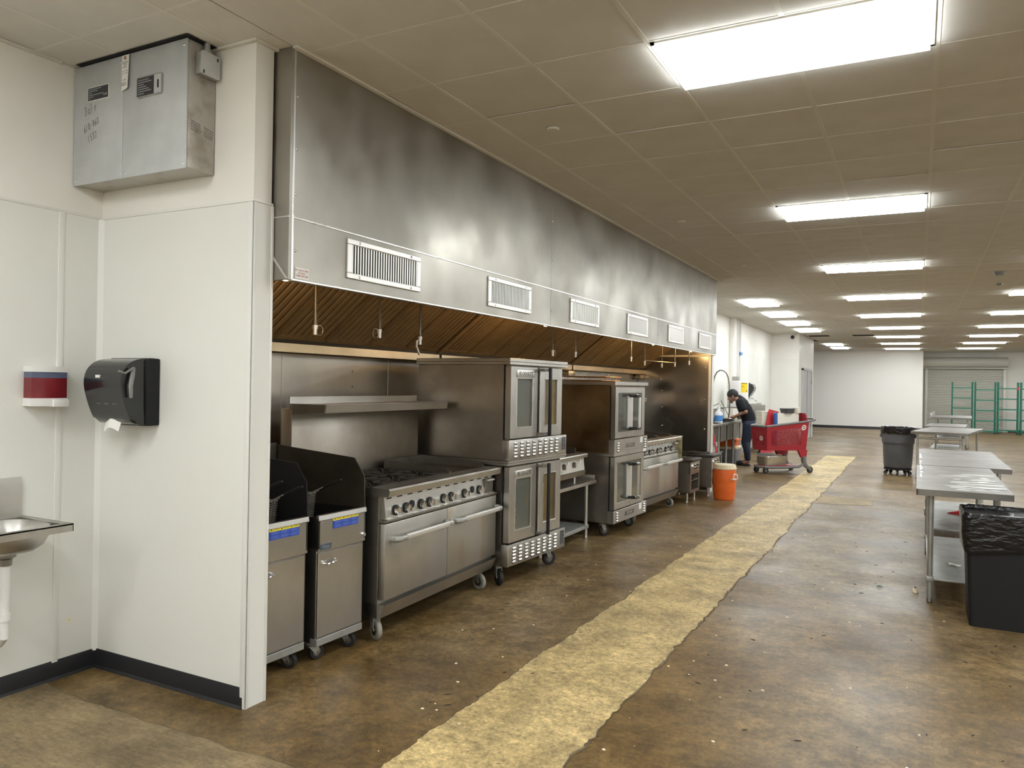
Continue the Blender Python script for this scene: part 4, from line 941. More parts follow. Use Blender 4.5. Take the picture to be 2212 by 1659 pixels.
# framed plate with slot on the second cabinet
mb = MB(); mb.prism([(0.106+a, 0.380+b) for a, b in rrect(0.0, 0.19, 0.0, 0.105, 0.015)], -0.006, 0.0, 'y'); o = mb.obj('plate_frame', 'galv_dull', cv2)
bx(0.114, 0.236, -0.0085, -0.006, 0.388, 0.477).obj('name_plate', 'plate_dark', o)
bx(0.238, 0.288, -0.0080, -0.006, 0.388, 0.477).obj('side_plate', 'galv', o)
mb = MB(); mb.prism([(0.262+a, 0.41+b) for a, b in rrect(0.0, 0.012, 0.0, 0.042, 0.0058)], -0.009, -0.008, 'y'); mb.obj('slot', 'ink', o)
mb = MB()
for k in range(7): mb.box(0.120, 0.165+0.018*((k*3) % 4), -0.009, -0.0084, 0.396+k*0.0112, 0.400+k*0.0112)
stuff(mb.obj('fine_print', 'plate_text', o))
# marker notes on the side
mb = MB(); rnd = random.Random(3)
for bx_, bz_ in ((0.030, 0.235), (0.105, 0.222)):
    for ln in range(4):
        y = bx_
        while y < bx_+0.052:
            l = rnd.uniform(0.004, 0.012); z = bz_-ln*0.013-(y-bx_)*0.22
            ribbon(mb, [(y, z), (y+l*0.4, z+0.004), (y+l*0.6, z-0.003), (y+l, z+0.001)], 0.0016, lambda a, b: (0.4605, a, b)); y += l+0.002
mb.obj('marker_notes', 'ink', c2)
t = thing('junction_box', 'galvanised electrical junction box with short conduit on cabinet side', 'junction box', (-3.1045, 2.575, 3.05))
bx(0.0, 0.040, 0.0, 0.105, 0.0, 0.105, bev=0.003).obj('box', 'galv_dull', t)
mb = MB(); mb.prism(rrect(-0.004, 0.109, -0.004, 0.109, 0.012), 0.040, 0.044, 'x'); cvp = mb.obj('cover', 'galv', t)
for a, b in ((0.012, 0.012), (0.093, 0.093)): bx(0.044, 0.0455, a-0.004, a+0.004, b-0.01, b+0.006).obj('screw_slot', 'ink', cvp)
MB().tube([(0.02, 0.05, 0.105), (0.02, 0.05, 0.165)], 0.014, 10).obj('conduit', 'galv_dull', t)
MB().cyl((0.02, 0.05, 0.105), (0.02, 0.05, 0.125), 0.020, 12).obj('connector', 'galv_dull', t)
t = thing('inspection_tag', 'white paper inspection tag hanging between the two cabinets', 'tag', (-3.567, 2.520, 3.02))
mb = MB(); mb.grid(lambda u, v: (-0.006+0.056*u, -0.001-0.008*(1-v)*u, 0.008*u*(1-v)+0.18*v), 4, 6); mb.obj('card', 'paper', t)
mb = MB(); mb.tube([(0.02+0.007*math.cos(a), -0.0025, 0.165+0.007*math.sin(a)) for a in [2*math.pi*i/14 for i in range(14)]], 0.0022, 6, True); mb.obj('eyelet', 'copper', t)
mb = MB()
for k, (a, b) in enumerate(((0.0, 0.045), (0.004, 0.04), (0.01, 0.035), (0.004, 0.036), (0.002, 0.014), (0.026, 0.042), (0.002, 0.014), (0.026, 0.042), (0.008, 0.034), (0.0, 0.036), (0.0, 0.04))):
    z = (0.142, 0.134, 0.126, 0.116, 0.096, 0.098, 0.084, 0.086, 0.052, 0.036, 0.026)[k]; u = 0.5*(a+b)/0.05
    mb.box(a, b, -0.0024-0.008*(1-z/0.18)*(b+0.006)/0.056, -0.0012-0.008*(1-z/0.18)*(a+.006)/0.056, z, z+0.004)
stuff(mb.obj('fine_print', 'print_grey', t))
bx(WL+0.05, -3.075, 2.500, 2.70, CEIL-0.004, CEIL-0.0035).obj('torn_gap', 'void', ceil)

# paper towel dispenser
t = thing('paper_towel_dispenser', 'glossy black lever paper towel dispenser on the white partition', 'towel dispenser', (-3.63, PY0-0.004, 1.34))
prof = [(0.0, 0.0), (-0.115, 0.0), (-0.165, 0.018), (-0.205, 0.10), (-0.232, 0.19), (-0.232, 0.235), (-0.215, 0.285), (-0.165, 0.325), (-0.10, 0.340), (0.0, 0.335)]
def chaikin(p):
    q = [p[0]]
    for a, b in zip(p, p[1:]): q += [(a[0]*.75+b[0]*.25, a[1]*.75+b[1]*.25), (a[0]*.25+b[0]*.75, a[1]*.25+b[1]*.75)]
    return q+[p[-1]]
prof = chaikin(chaikin(prof))
mb = MB(); va = mb.hull([(-0.145, y*0.92-0.004, z) for y, z in prof], [(0.145, y*0.92-0.004, z) for y, z in prof])
es = list({e for v in va for e in v.link_edges if abs(e.verts[0].co.x-e.verts[1].co.x) < 1e-6})
bmesh.ops.bevel(mb.bm, geom=es, offset=0.016, segments=3, affect='EDGES', profile=0.5); cov = mb.obj('cover', 'black_plastic', t)
mb = MB(); mb.prism([(y, z) for y, z in [(0.0, -0.004), (-0.075, -0.006), (-0.085, 0.33), (-0.06, 0.343), (0.0, 0.341)]], -0.157, 0.157, 'x'); es = [e for e in mb.bm.edges]
bmesh.ops.bevel(mb.bm, geom=es, offset=0.008, segments=2, affect='EDGES', profile=0.5); mb.obj('back_case', 'black_matte', t)
mb = MB(); mb.tube([(0.150, -0.150, 0.29), (0.165, -0.165, 0.26), (0.168, -0.178, 0.20), (0.165, -0.172, 0.14)], [0.009, 0.011, 0.011, 0.008], 8); lv = mb.obj('lever', 'cover_grey', t)
MB().tube([(0.162, -0.168, 0.285), (0.155, -0.20, 0.262), (0.148, -0.232, 0.272)], 0.006, 8).obj('lever_pad', 'cover_grey', lv)
o = bx(-0.05, -0.018, -0.2185, -0.2105, 0.238, 0.252).obj('brand_label', 'paper', cov); o.rotation_euler = (0, 0, 0)
for k in range(3):
    a = -0.075+k*0.062; mb = MB()
    ribbon(mb, [(a, .062), (a+.026, .062), (a+.032, .108), (a+.006, .108), (a, .062)], 0.0022, lambda x, z: (x, -0.1545-(z-0.018)*0.44, z))
    mb.obj('instruction_icon', 'cover_grey', cov)
mb = MB(); mb.grid(lambda u, v: (-0.075+0.12*u, -0.13-0.025*math.sin(3*u)-0.02*v, 0.035-0.060*v-0.012*math.sin(7*u)), 8, 4); mb.obj('paper_end', 'paper', t, fix=False)

# soap dispenser on the left wall
t = thing('soap_dispenser', 'white wall soap dispenser holding red liquid soap', 'soap dispenser', (WL+0.004, 2.287, 1.43))
mb = MB(); pent = [(0.0, 0.0), (0.070, 0.0), (0.092, 0.075), (0.072, 0.185), (0.0, 0.185)]
mb.prism(pent, 0.0, 0.040, 'z'); base_ = mb.obj('base', 'white_plastic', t)
mb = MB(); mb.prism([(x*0.98, y) for x, y in pent], 0.172, 0.200, 'z'); mb.obj('lid', 'white_plastic', t)
mb = MB(); mb.prism([(x*0.95, 0.003+y*0.97) for x, y in pent], 0.040, 0.142, 'z'); mb.obj('soap_tank', 'soap_red', t)
mb = MB(); mb.prism([(x*0.95, 0.003+y*0.97) for x, y in pent], 0.142, 0.172, 'z'); mb.obj('tank_window', 'soap_blue', t)
bx(0.06, 0.100, 0.096, 0.176, -0.004, 0.034, bev=0.004).obj('push_button', 'white_plastic', base_)

# hand sink
t = thing('hand_sink', 'wall mounted stainless hand sink with blue supply hose', 'sink', (WL+0.004, 1.86, 0.0))
sx1, sy1, rz_ = 0.43, 0.425, 0.885
mb = MB(); mb.prism([(0.0, rz_), (0.014, rz_), (0.014, rz_+0.15), (0.005, rz_+0.192), (0.0, rz_+0.192)], 0.0, sy1, 'y'); mb.obj('backsplash', 'steel', t)
mb = MB()
for q in ((0.0, 0.055, 0, sy1), (sx1-0.035, sx1, 0, sy1), (0.05, sx1-0.03, 0, 0.035), (0.05, sx1-0.03, sy1-0.035, sy1)): mb.box(q[0], q[1], q[2], q[3], rz_-0.006, rz_)
mb.prism([(0.0, rz_-0.036), (sx1, rz_-0.036), (sx1, rz_), (0.0, rz_)], -0.002, 0.002, 'y'); mb.box(sx1-0.004, sx1, 0, sy1, rz_-0.036, rz_); mb.box(0, sx1, sy1-0.004, sy1, rz_-0.036, rz_); mb.obj('rim', 'steel', t)
def bowl(z0, k):
    return [(0.05+(sx1-0.085)*(0.5+0.5*k*math.copysign(abs(math.cos(a))**0.6, math.cos(a))), 0.035+(sy1-0.07)*(0.5+0.5*k*math.copysign(abs(math.sin(a))**0.6, math.sin(a))), z0) for a in [2*math.pi*i/28 for i in range(28)]]
mb = MB(); rings = [[mb.bm.verts.new(p) for p in bowl(rz_-0.004-0.125*f, kk)] for f, kk in ((0, 1.0), (0.35, 0.97), (0.7, 0.86), (0.92, 0.66), (1.0, 0.35), (1.0, 0.12))]
for A, B in zip(rings, rings[1:]):
    for j in range(28): mb.bm.faces.new((A[j], A[(j+1) % 28], B[(j+1) % 28], B[j]))
mb.bm.faces.new(rings[-1]); mb.obj('bowl', 'steel', t, fix=False)
mb = MB(); cx, cy = 0.22, sy1/2+0.02; mb.lathe([(0.045, 0.0), (0.045, -0.02), (0.03, -0.03), (0.028, -0.06)], 18, c=(cx, cy, rz_-0.128)); mb.obj('drain', 'steel_dark', t)
mb = MB(); mb.tube([(cx, cy, 0.70), (cx, cy, 0.45), (cx, cy, 0.36), (cx-0.03, cy, 0.33), (cx-0.06, cy, 0.36), (cx-0.08, cy, 0.42), (0.0, cy, 0.44)], 0.022, 12); mb.lathe([(0.03, 0), (0.03, .03)], 14, c=(cx, cy, 0.44)); mb.obj('drain_pipe', 'pipe_white', t)
mb = MB(); mb.tube([(0.05, 0.30, 0.80), (0.05, 0.305, 0.70), (0.045, 0.31, 0.60), (0.03, 0.30, 0.47), (0.005, 0.30, 0.45)], 0.011, 10); mb.obj('supply_hose', 'blue_hose', t)
mb = MB(); mb.cyl((0.05, 0.303, 0.725), (0.05, 0.303, 0.75), 0.013, 10); mb.cyl((0.032, 0.30, 0.455), (0.03, 0.30, 0.485), 0.016, 10); mb.obj('hose_fitting', 'brass_steel', t)
t = bx(WL+0.004, WL+0.0046, 2.535, 2.556, 0.285, 0.365).obj('wall_sticker', 'trim_white'); tag(t, 'faint vertical paper sticker low on the left wall panel', 'sticker')
mb = MB(); mb.prism([(2.538, 0.288), (2.553, 0.288), (2.546, 0.302)], WL+0.0046, WL+0.005, 'x'); mb.obj('warning_mark', 'sticker_yellow', t)

# ================================================================== worktables and bins
def table(label, x0, y0, w_, l_, z, rz=0.0, cast=False, shelf=None, back=None, group=None, crossbar=False):
    t = thing('worktable', label, 'table', (x0, y0, 0), rz, group)
    mb = MB(); mb.prism(rrect(0, w_, 0, l_, 0.018, 3), z-0.008, z, 'z'); mb.prism(rrect(0, w_, 0, l_, 0.018, 3), z-0.046, z-0.008, 'z'); mb.obj('tabletop', 'steel_table', t)
    if back is not None: bx(-0.004 if back < 0 else w_-0.012, 0.012 if back < 0 else w_+0.004, 0, l_, z-0.04, z+0.11, bev=0.003).obj('backsplash', 'steel_bright', t)
    h0 = 0.125 if cast else 0.0
    for x in (0.10, w_-0.10):
        for y in (0.11, l_-0.11):
            lg = MB().cyl((x, y, h0+0.03), (x, y, z-0.04), 0.0205, 14).obj('leg', 'galv_dull' if not cast else 'steel', t)
            if cast:
                caster(t, x, y, 0.125, 0.05, 'rubber', R(30))
            else: MB().lathe([(0.018, 0.0), (0.022, 0.005), (0.018, 0.035)], 12, c=(x, y, 0)).obj('foot', 'steel_dark', lg)
    if shelf:
        bx(0.085, w_-0.085, 0.095, l_-0.095, shelf-0.018, shelf, bev=0.004).obj('undershelf', 'galv_dull', t)
        for x in (0.10, w_-0.10):
            for y in (0.11, l_-0.11): bx(x-0.026, x+0.026, y-0.026, y+0.026, shelf-0.03, shelf+0.012, bev=0.008).obj('leg_socket', 'galv_dull', t)
    if crossbar:
        for y in (0.11, ): MB().cyl((0.1, y, z-0.12), (w_-0.1, y, z-0.12), 0.018, 10).obj('crossbar', 'galv_dull', t)
    return t
table('steel worktable with undershelf next to the black square bin, nearest the floor scraps', 0.0, 6.50, 0.617, 2.12, 0.855, 0, False, 0.185)
table('wider steel worktable on casters butted against the narrow wet one', 0.02, 8.66, 0.78, 2.43, 0.855, 0, True, 0.225)
table('skewed steel worktable beside the grey round bin', -0.11, 15.72, 0.92, 2.3, 0.86, R(-9), False, None, crossbar=True)
table('small steel worktable standing behind the skewed one', 0.15, 19.9, 0.80, 1.9, 0.80, R(-4), True, 0.3)
table('steel worktable with a raised back edge in front of the roller shutter', 0.33, 24.9, 1.0, 2.6, 0.86, R(-3), False, 0.3, back=-1)
table('steel worktable on casters in front of the green shelving', 2.02, 18.4, 0.85, 2.2, 0.86, R(-3), True, None, back=-1)
# soap suds left on the two wet tables
rnd = random.Random(5)
mb = MB()
for k in range(46):
    y = rnd.uniform(6.62, 7.9); x = 0.34+rnd.uniform(-0.08, 0.2)*(1.0) ; l = rnd.uniform(0.03, 0.16); wd = rnd.uniform(0.006, 0.022)
    n = 9; pts = []
    for i in range(n):
        a = 2*math.pi*i/n; q = 1+0.35*noise.noise(Vector((k*3.1, math.cos(a)*1.3, math.sin(a)*1.3)))
        pts.append((min(x+l*math.cos(a)*q, 0.60), y+wd*math.sin(a)*q+0.10*l*math.cos(a), 0.8556+k*0.00004))
    mb.poly(pts)
for k in range(22):
    y = rnd.uniform(7.5, 10.9); r_ = rnd.uniform(0.012, 0.030)
    mb.poly([(0.026+(r_*0.9*(0.5+0.5*math.cos(a))), y+0.09*math.sin(a), 0.8556+k*0.00004) for a in [2*math.pi*i/8 for i in range(8)]])
for f_ in mb.bm.faces:
    if f_.normal.z < 0: f_.normal_flip()
o = mb.obj('soap_suds', 'suds', fix=False); tag(o, 'white soap suds smeared over the wet tabletops', 'suds', kind='stuff')

t = thing('square_trash_can', 'tall black square trash can lined with a shiny black bag', 'trash can', (0.30, 6.05, 0))
bw0, bw1, bl, bh = 0.40, 0.46, 0.46, 0.74
mb = MB(); mb.hull([(0.03+p[0]*0.9, 0.03+p[1]*0.9, 0.0) for p in rrect(0, bw1, 0, bl, 0.03, 3)], [(p[0], p[1], bh) for p in rrect(0, bw1, 0, bl, 0.03, 3)]); mb.obj('can', 'black_matte', t)
mb = MB(); ring = rrect(-0.012, bw1+0.012, -0.012, bl+0.012, 0.05, 6); nn = len(ring); lev = []
for li, (z, s_) in enumerate(((bh+0.005, 0.94), (bh+0.028, 0.985), (bh+0.030, 1.02), (bh+0.0, 1.045), (bh-0.05, 1.035), (bh-0.11, 1.03), (bh-0.16, 1.015), (bh-0.19, 1.0))):
    rr = []
    for i, (a, b) in enumerate(ring):
        cx, cy = bw1/2, bl/2; w1 = noise.noise(Vector((a*9, b*9, li*0.9)))*0.018; w2 = noise.noise(Vector((a*28, b*28, li*1.7)))*0.008
        sag = 0.05*(a/bw1)*(li > 3) if b < 0.1 else 0.0
        d = Vector((a-cx, b-cy)); d.normalize()
        rr.append(mb.bm.verts.new((cx+(a-cx)*s_+d.x*(w1+w2), cy+(b-cy)*s_+d.y*(w1+w2), z+w2*1.4-(0.05*(1-a/bw1) if li > 5 else 0)+0.02*noise.noise(Vector((a*5, b*5, 9))))))
    lev.append(rr)
for A, B in zip(lev, lev[1:]):
    for j in range(nn): mb.bm.faces.new((A[j], A[(j+1) % nn], B[(j+1) % nn], B[j]))
mb.bm.faces.new(lev[0]); mb.obj('bag', 'bag_black', t)

t = thing('round_trash_can', 'grey round trash can on a wheeled dolly with black liner', 'trash can', (-0.32, 16.4, 0))
MB().lathe([(0.21, 0.125), (0.235, 0.14), (0.245, 0.20), (0.268, 0.66), (0.275, 0.665), (0.275, 0.76), (0.285, 0.765), (0.292, 0.86), (0.30, 0.865), (0.30, 0.885), (0.285, 0.885), (0.28, 0.6)], 32, cap=False).obj('can', 'grey_plastic', t)
for s_ in (-1, 1): bx(s_*0.285-0.03, s_*0.285+0.03, -0.07, 0.07, 0.70, 0.765, bev=0.015).obj('handle', 'grey_plastic', t)
mb = MB(); n = 40; lev = []
for li, (r_, z) in enumerate(((0.20, 0.82), (0.275, 0.90), (0.305, 0.905), (0.308, 0.88), (0.303, 0.80), (0.296, 0.775))):
    lev.append([mb.bm.verts.new(((r_+0.006*noise.noise(Vector((math.cos(a)*6, math.sin(a)*6, li))))*math.cos(a), (r_+0.006*noise.noise(Vector((math.cos(a)*6, math.sin(a)*6, li))))*math.sin(a), z+0.022*noise.noise(Vector((math.cos(a)*5, math.sin(a)*5, 3.0)))*(1 if li < 4 else 1.4))) for a in [2*math.pi*i/n for i in range(n)]])
for A, B in zip(lev, lev[1:]):
    for j in range(n): mb.bm.faces.new((A[j], A[(j+1) % n], B[(j+1) % n], B[j]))
mb.bm.faces.new(lev[0]); mb.obj('liner', 'bag_black', t)
MB().lathe([(0.22, 0.095), (0.24, 0.10), (0.24, 0.125), (0.2, 0.13)], 28).obj('dolly', 'black_matte', t)
for k in range(5):
    a = R(k*72+54); caster(t, 0.19*math.cos(a), 0.19*math.sin(a), 0.097, 0.036, 'rubber', a, fork='black_matte')

# bits on the floor and on the undershelves
t = MB(); n = 14
t.grid(lambda u, v: (0.028*(1-0.4*v*v)*math.cos(2*math.pi*u)*(0.35+v), 0.024*math.sin(2*math.pi*u)*(0.35+v), 0.016+0.016*math.cos(math.pi*v)*0.9+0.006*math.sin(6*u)), 14, 6)
o = t.obj('vegetable_scrap', 'cream', fix=False); o.location = (0.004, 6.875, 0.0045); tag(o, 'crumpled pale vegetable peel on the floor beside the table leg', 'food scrap')
o = MB().tube([(0, 0, 0.006), (0.02, 0.01, 0.010), (0.045, 0.004, 0.006)], [0.003, 0.006, 0.002], 6).obj('vegetable_scrap', 'green'); o.location = (-0.27, 6.88, 0); tag(o, 'tiny green leaf scrap lying on the floor', 'food scrap')
rnd = random.Random(9); mb = MB()
for k in range(150):
    x = rnd.uniform(-2.6, 0.25); y = rnd.uniform(2.6, 12.0); r_ = rnd.uniform(0.003, 0.011); z = 0.0028
    mb.hull([(x+r_*math.cos(a)*(1+.3*math.sin(3*a+k)), y+r_*math.sin(a), 0.0) for a in [0, 1.3, 2.5, 3.8, 5.1]], [(x+.6*r_*math.cos(a), y+.6*r_*math.sin(a), z) for a in [0, 1.3, 2.5, 3.8, 5.1]])
o = mb.obj('floor_crumbs', 'cream'); tag(o, 'tiny pale crumbs scattered over the brown floor', 'crumbs', kind='stuff')
mb = MB()
for k in range(110):
    x = rnd.uniform(-2.6, 0.6); y = rnd.uniform(2.7, 10.0); l = rnd.uniform(0.006, 0.022); a = rnd.uniform(0, 6.28)
    mb.hull([(x+l*math.cos(a), y+l*math.sin(a), 0), (x-.2*l*math.sin(a), y+.2*l*math.cos(a), 0), (x-l*math.cos(a), y-l*math.sin(a), 0), (x+.3*l*math.sin(a), y-.3*l*math.cos(a), 0)],
            [(x+.8*l*math.cos(a), y+.8*l*math.sin(a), .003), (x-.1*l*math.sin(a), y+.1*l*math.cos(a), .003), (x-.8*l*math.cos(a), y-.8*l*math.sin(a), .003), (x+.2*l*math.sin(a), y-.2*l*math.cos(a), .003)])
o = mb.obj('floor_debris', 'iron'); tag(o, 'small dark specks of debris scattered over the floor', 'debris', kind='stuff')
mb = MB(); mb.hull([(0, 0, 0), (0.24, -0.10, 0), (0.24, 0.13, 0)], [(0.02, 0.0, 0.012), (0.24, -0.08, 0.075), (0.24, 0.11, 0.075)]); o = mb.obj('red_scoop', 'red_bright'); o.location = (0.30, 9.9, 0.226); tag(o, 'red wedge-shaped plastic scoop on the undershelf of the wide table', 'scoop')
mb = MB(); mb.grid(lambda u, v: (0.09*u+0.012*math.sin(5*v), 0.07*v+0.012*math.sin(6*u), 0.006+0.012*abs(math.sin(4*u+3*v))), 7, 6); o = mb.obj('paper_napkin', 'paper', fix=False); o.location = (0.23, 7.10, 0.186); tag(o, 'crumpled white napkin on the undershelf of the narrow table', 'napkin')

# orange drink cooler
t = thing('drink_cooler', 'orange round drink cooler with cream lid on the floor', 'drink cooler', (-2.415, 11.13, 0))
MB().lathe([(0.130, 0.0), (0.140, 0.012), (0.150, 0.09), (0.1515, 0.10), (0.156, 0.115), (0.160, 0.24), (0.1605, 0.25), (0.165, 0.265), (0.164, 0.33), (0.160, 0.40), (0.158, 0.435)], 36).obj('tank', 'orange', t)
MB().lathe([(0.164, 0.435), (0.168, 0.44), (0.168, 0.452), (0.158, 0.456), (0.156, 0.485), (0.146, 0.500), (0.09, 0.505)], 36).obj('lid', 'cream', t)
for s_ in (-1, 1):
    d_ = Vector((math.cos(R(-28)), math.sin(R(-28)), 0))*s_; n_ = Vector((-d_.y, d_.x, 0))
    hb = MB().tube([d_*0.160+n_*-0.05+V3(0, 0, .30), d_*0.192+n_*-0.048+V3(0, 0, .305), d_*0.196+n_*-0.035+V3(0, 0, .365), d_*0.182+n_*0.0+V3(0, 0, .375), d_*0.196+n_*0.035+V3(0, 0, .365), d_*0.192+n_*0.048+V3(0, 0, .305), d_*0.160+n_*0.05+V3(0, 0, .30)], 0.009, 8).obj('handle', 'white_plastic', t)
    MB().tube([d_*0.165+n_*-0.05+V3(0, 0, .30), d_*0.180+V3(0, 0, .302), d_*0.165+n_*0.05+V3(0, 0, .30)], 0.011, 8).obj('handle_mount', 'white_plastic', hb)

# mop leaning beside the end wall
t = thing('mop_handle', 'red mop pole with black grip leaning beside the end wall', 'mop', (-2.74, 12.35, 0))
MB().cyl((0.03, 0.06, 0.02), (-0.165, -0.02, 1.05), 0.012, 10).obj('pole', 'red_bright', t)
MB().cyl((-0.165, -0.02, 1.05), (-0.19, -0.03, 1.18), 0.014, 10).obj('grip', 'black_matte', t)
mb = MB(); mb.lathe([(0.12, 0.0), (0.10, 0.02), (0.035, 0.05), (0.012, 0.06)], 18, c=(0.03, 0.06, 0.0)); mb.obj('mop_head', 'cart_grey', t)

# ================================================================== sinks on the far left wall
def faucet_arc(parent, x, y, z, rad, h, m='chrome', r_=0.012, dirx=1.0):
    pts = [(x, y, z), (x, y, z+h)] + [(x+dirx*rad*(1-math.cos(a)), y, z+h+rad*math.sin(a)) for a in [math.pi*i/10 for i in range(1, 11)]] + [(x+dirx*2*rad, y, z+h-0.06)]
    return MB().tube(pts, r_, 8).obj('faucet', m, parent)
def comp_sink(label, y0, l_, bowls, deep=0.58, z=0.88, bs=0.25):
    t = thing('compartment_sink', label, 'sink', (WF+0.012, y0, 0))
    mb = MB()
    mb.box(0.0, 0.012, 0, l_, z-0.02, z+bs, bev=0.003, seg=1); mb.obj('backsplash', 'steel', t)
    mb = MB(); mb.box(deep-0.03, deep+0.012, 0, l_, z-0.035, z+0.02, bev=0.012); mb.box(0.01, 0.07, 0, l_, z-0.02, z)
    prev = 0.0
    for a, b in bowls:
        mb.box(0.06, deep-0.02, prev, a, z-0.02, z); prev = b
    mb.box(0.06, deep-0.02, prev, l_, z-0.02, z); mb.obj('drainboard', 'steel_table', t)
    for a, b in bowls:
        mb = MB(); mb.box(0.06, 0.072, a, b, z-0.33, z-0.005); mb.box(deep-0.035, deep-0.022, a, b, z-0.33, z-0.005); mb.box(0.06, deep-0.025, a, a+0.012, z-0.33, z-0.005); mb.box(0.06, deep-0.025, b-0.012, b, z-0.33, z-0.005); mb.box(0.06, deep-0.025, a, b, z-0.34, z-0.325)
        mb.obj('basin', 'steel_dark', t)
    k = max(2, int(round(l_/0.75))+1)
    for i in range(k):
        y = 0.08 + i*(l_-0.16)/(k-1)
        for x in (0.09, deep-0.06): MB().cyl((x, y, 0.0), (x, y, z-0.02), 0.021, 10).obj('leg', 'galv_dull', t)
    return t
snk = comp_sink('long steel compartment sink where the person is washing up', 14.30, 3.5, ((0.75, 1.25), (1.32, 1.82), (1.89, 2.4)))
fa = faucet_arc(snk, 0.04, 1.6, 0.88, 0.11, 0.16)
t = thing('pre_rinse_sprayer', 'tall arched pre-rinse hose hanging over the compartment sink', 'sprayer', (WF+0.05, 16.6, 0.93))
MB().cyl((0, 0, 0), (0, 0, 0.70), 0.012, 8).obj('riser', 'chrome', t)
hp = [(0.0, 0.0, 0.68), (0.002, 0, 0.78), (0.03, 0, 0.90), (0.07, 0, 0.98), (0.135, 0, 1.025), (0.20, 0, 1.02), (0.27, 0, 0.97), (0.31, 0, 0.88), (0.335, 0, 0.73), (0.348, 0, 0.44), (0.35, 0.0, 0.15), (0.33, 0.0, 0.02)]
MB().tube(hp, 0.014, 8).obj('hose', 'steel_dark', t)
mb = MB(); mb.cyl((0.348, 0, 0.40), (0.40, -0.02, 0.37), 0.012, 8); mb.lathe([(0.012, 0.03), (0.02, 0.01), (0.045, 0.0)], 12, c=(0.40, -0.02, 0.33)); mb.obj('spray_head', 'black_matte', t)
bx(-0.045, 0.0, -0.05, 0.05, 0.30, 0.36).obj('bracket', 'steel', t)
MB().tube([(0.05, -0.3, 0.26), (0.17, -0.1, 0.33), (0.19, -0.08, 0.38), (0.28, 0.05, 0.15), (0.33, 0.10, 0.02)], 0.008, 8).obj('lever_arm', 'chrome', t)
snk2 = comp_sink('steel corner sink with a raised splash behind the shopping cart', 19.32, 3.2, ((0.9, 1.5), (1.6, 2.2)), deep=0.68, z=0.88, bs=0.30)
faucet_arc(snk2, 0.05, 0.55, 1.02, 0.16, 0.16)
mb = MB(); mb.box(0.01, 0.66, 0.0, 0.012, 0.86, 1.19); mb.obj('side_splash', 'steel', snk2)
# jug, pans, brushes on the sink
t = thing('detergent_jug', 'white and blue detergent jug at the end of the compartment sink', 'jug', (-3.52, 15.60, 0.881))
MB().lathe([(0.075, 0.0), (0.082, 0.01), (0.082, 0.17), (0.075, 0.20), (0.035, 0.25), (0.03, 0.29)], 22).obj('jug', 'jug_white', t)
MB().lathe([(0.0835, 0.035), (0.0835, 0.15)], 22, cap=False).obj('blue_label', 'jug_blue', t)
MB().lathe([(0.033, 0.285), (0.033, 0.32), (0.028, 0.325)], 16).obj('cap', 'white_plastic', t)
MB().tube([(0.03, 0, 0.265), (0.075, 0, 0.255), (0.082, 0, 0.20), (0.075, 0, 0.16)], 0.012, 8).obj('handle', 'jug_white', t)
def hotel_pan(label, loc, l_, w_, h_, rz=0.0, m='pan'):
    t = thing('steam_pan', label, 'pan', loc, rz)
    mb = MB(); A = rrect(0.02, l_-0.02, 0.02, w_-0.02, 0.05, 4); B = rrect(0, l_, 0, w_, 0.06, 4); n = len(A)
    lv_ = [[mb.bm.verts.new((*p, 0.0)) for p in A], [mb.bm.verts.new((*p, h_)) for p in B]]
    inn = [[mb.bm.verts.new((p[0]*0.99+0.005*l_, p[1]*0.99+.005*w_, h_)) for p in B], [mb.bm.verts.new((*p, 0.006)) for p in A]]
    for P_, Q_ in ((lv_[0], lv_[1]), (lv_[1], inn[0]), (inn[0], inn[1])):
        for j in range(n): mb.bm.faces.new((P_[j], P_[(j+1) % n], Q_[(j+1) % n], Q_[j]))
    mb.bm.faces.new(lv_[0]); mb.bm.faces.new(inn[1]); mb.obj('pan_body', m, t)
    rim = rrect(-0.014, l_+0.014, -0.014, w_+0.014, 0.07, 5); MB().tube([(*p, h_) for p in rim], 0.006, 6, True).obj('rolled_rim', 'steel_bright', t)
    return t
hotel_pan('shallow steel pan resting on the compartment sink by the sprayer', (-3.74, 15.80, 0.881), 0.26, 0.24, 0.10, R(10))
hotel_pan('steel pan held in the hands over the sink', (-3.66, 16.12, 0.905), 0.30, 0.30, 0.05, R(-4), 'steel_dark')
t = thing('orange_tub', 'orange plastic tub stacked on a low crate under the sink', 'tub', (-3.69, 16.475, 0.3545))
mb = MB(); mb.hull([(0, 0, 0), (0.31, 0, 0), (0.31, 0.44, 0), (0, 0.44, 0)], [(-0.03, -0.03, 0.13), (0.34, -0.03, 0.13), (0.34, 0.47, 0.13), (-0.03, 0.47, 0.13)]); mb.obj('tub', 'orange', t)
bx(-0.045, 0.355, -0.045, 0.485, 0.125, 0.15, bev=0.006).obj('tub_rim', 'orange', t)
t = thing('white_crate', 'grey crate with cream lid under the orange tub', 'crate', (-3.73, 16.435, 0.0))
bx(0.0, 0.38, 0.0, 0.55, 0.0, 0.30, bev=0.01).obj('crate_body', 'cart_grey', t); bx(-0.015, 0.395, -0.015, 0.565, 0.30, 0.355, bev=0.008).obj('crate_lid', 'cream', t)
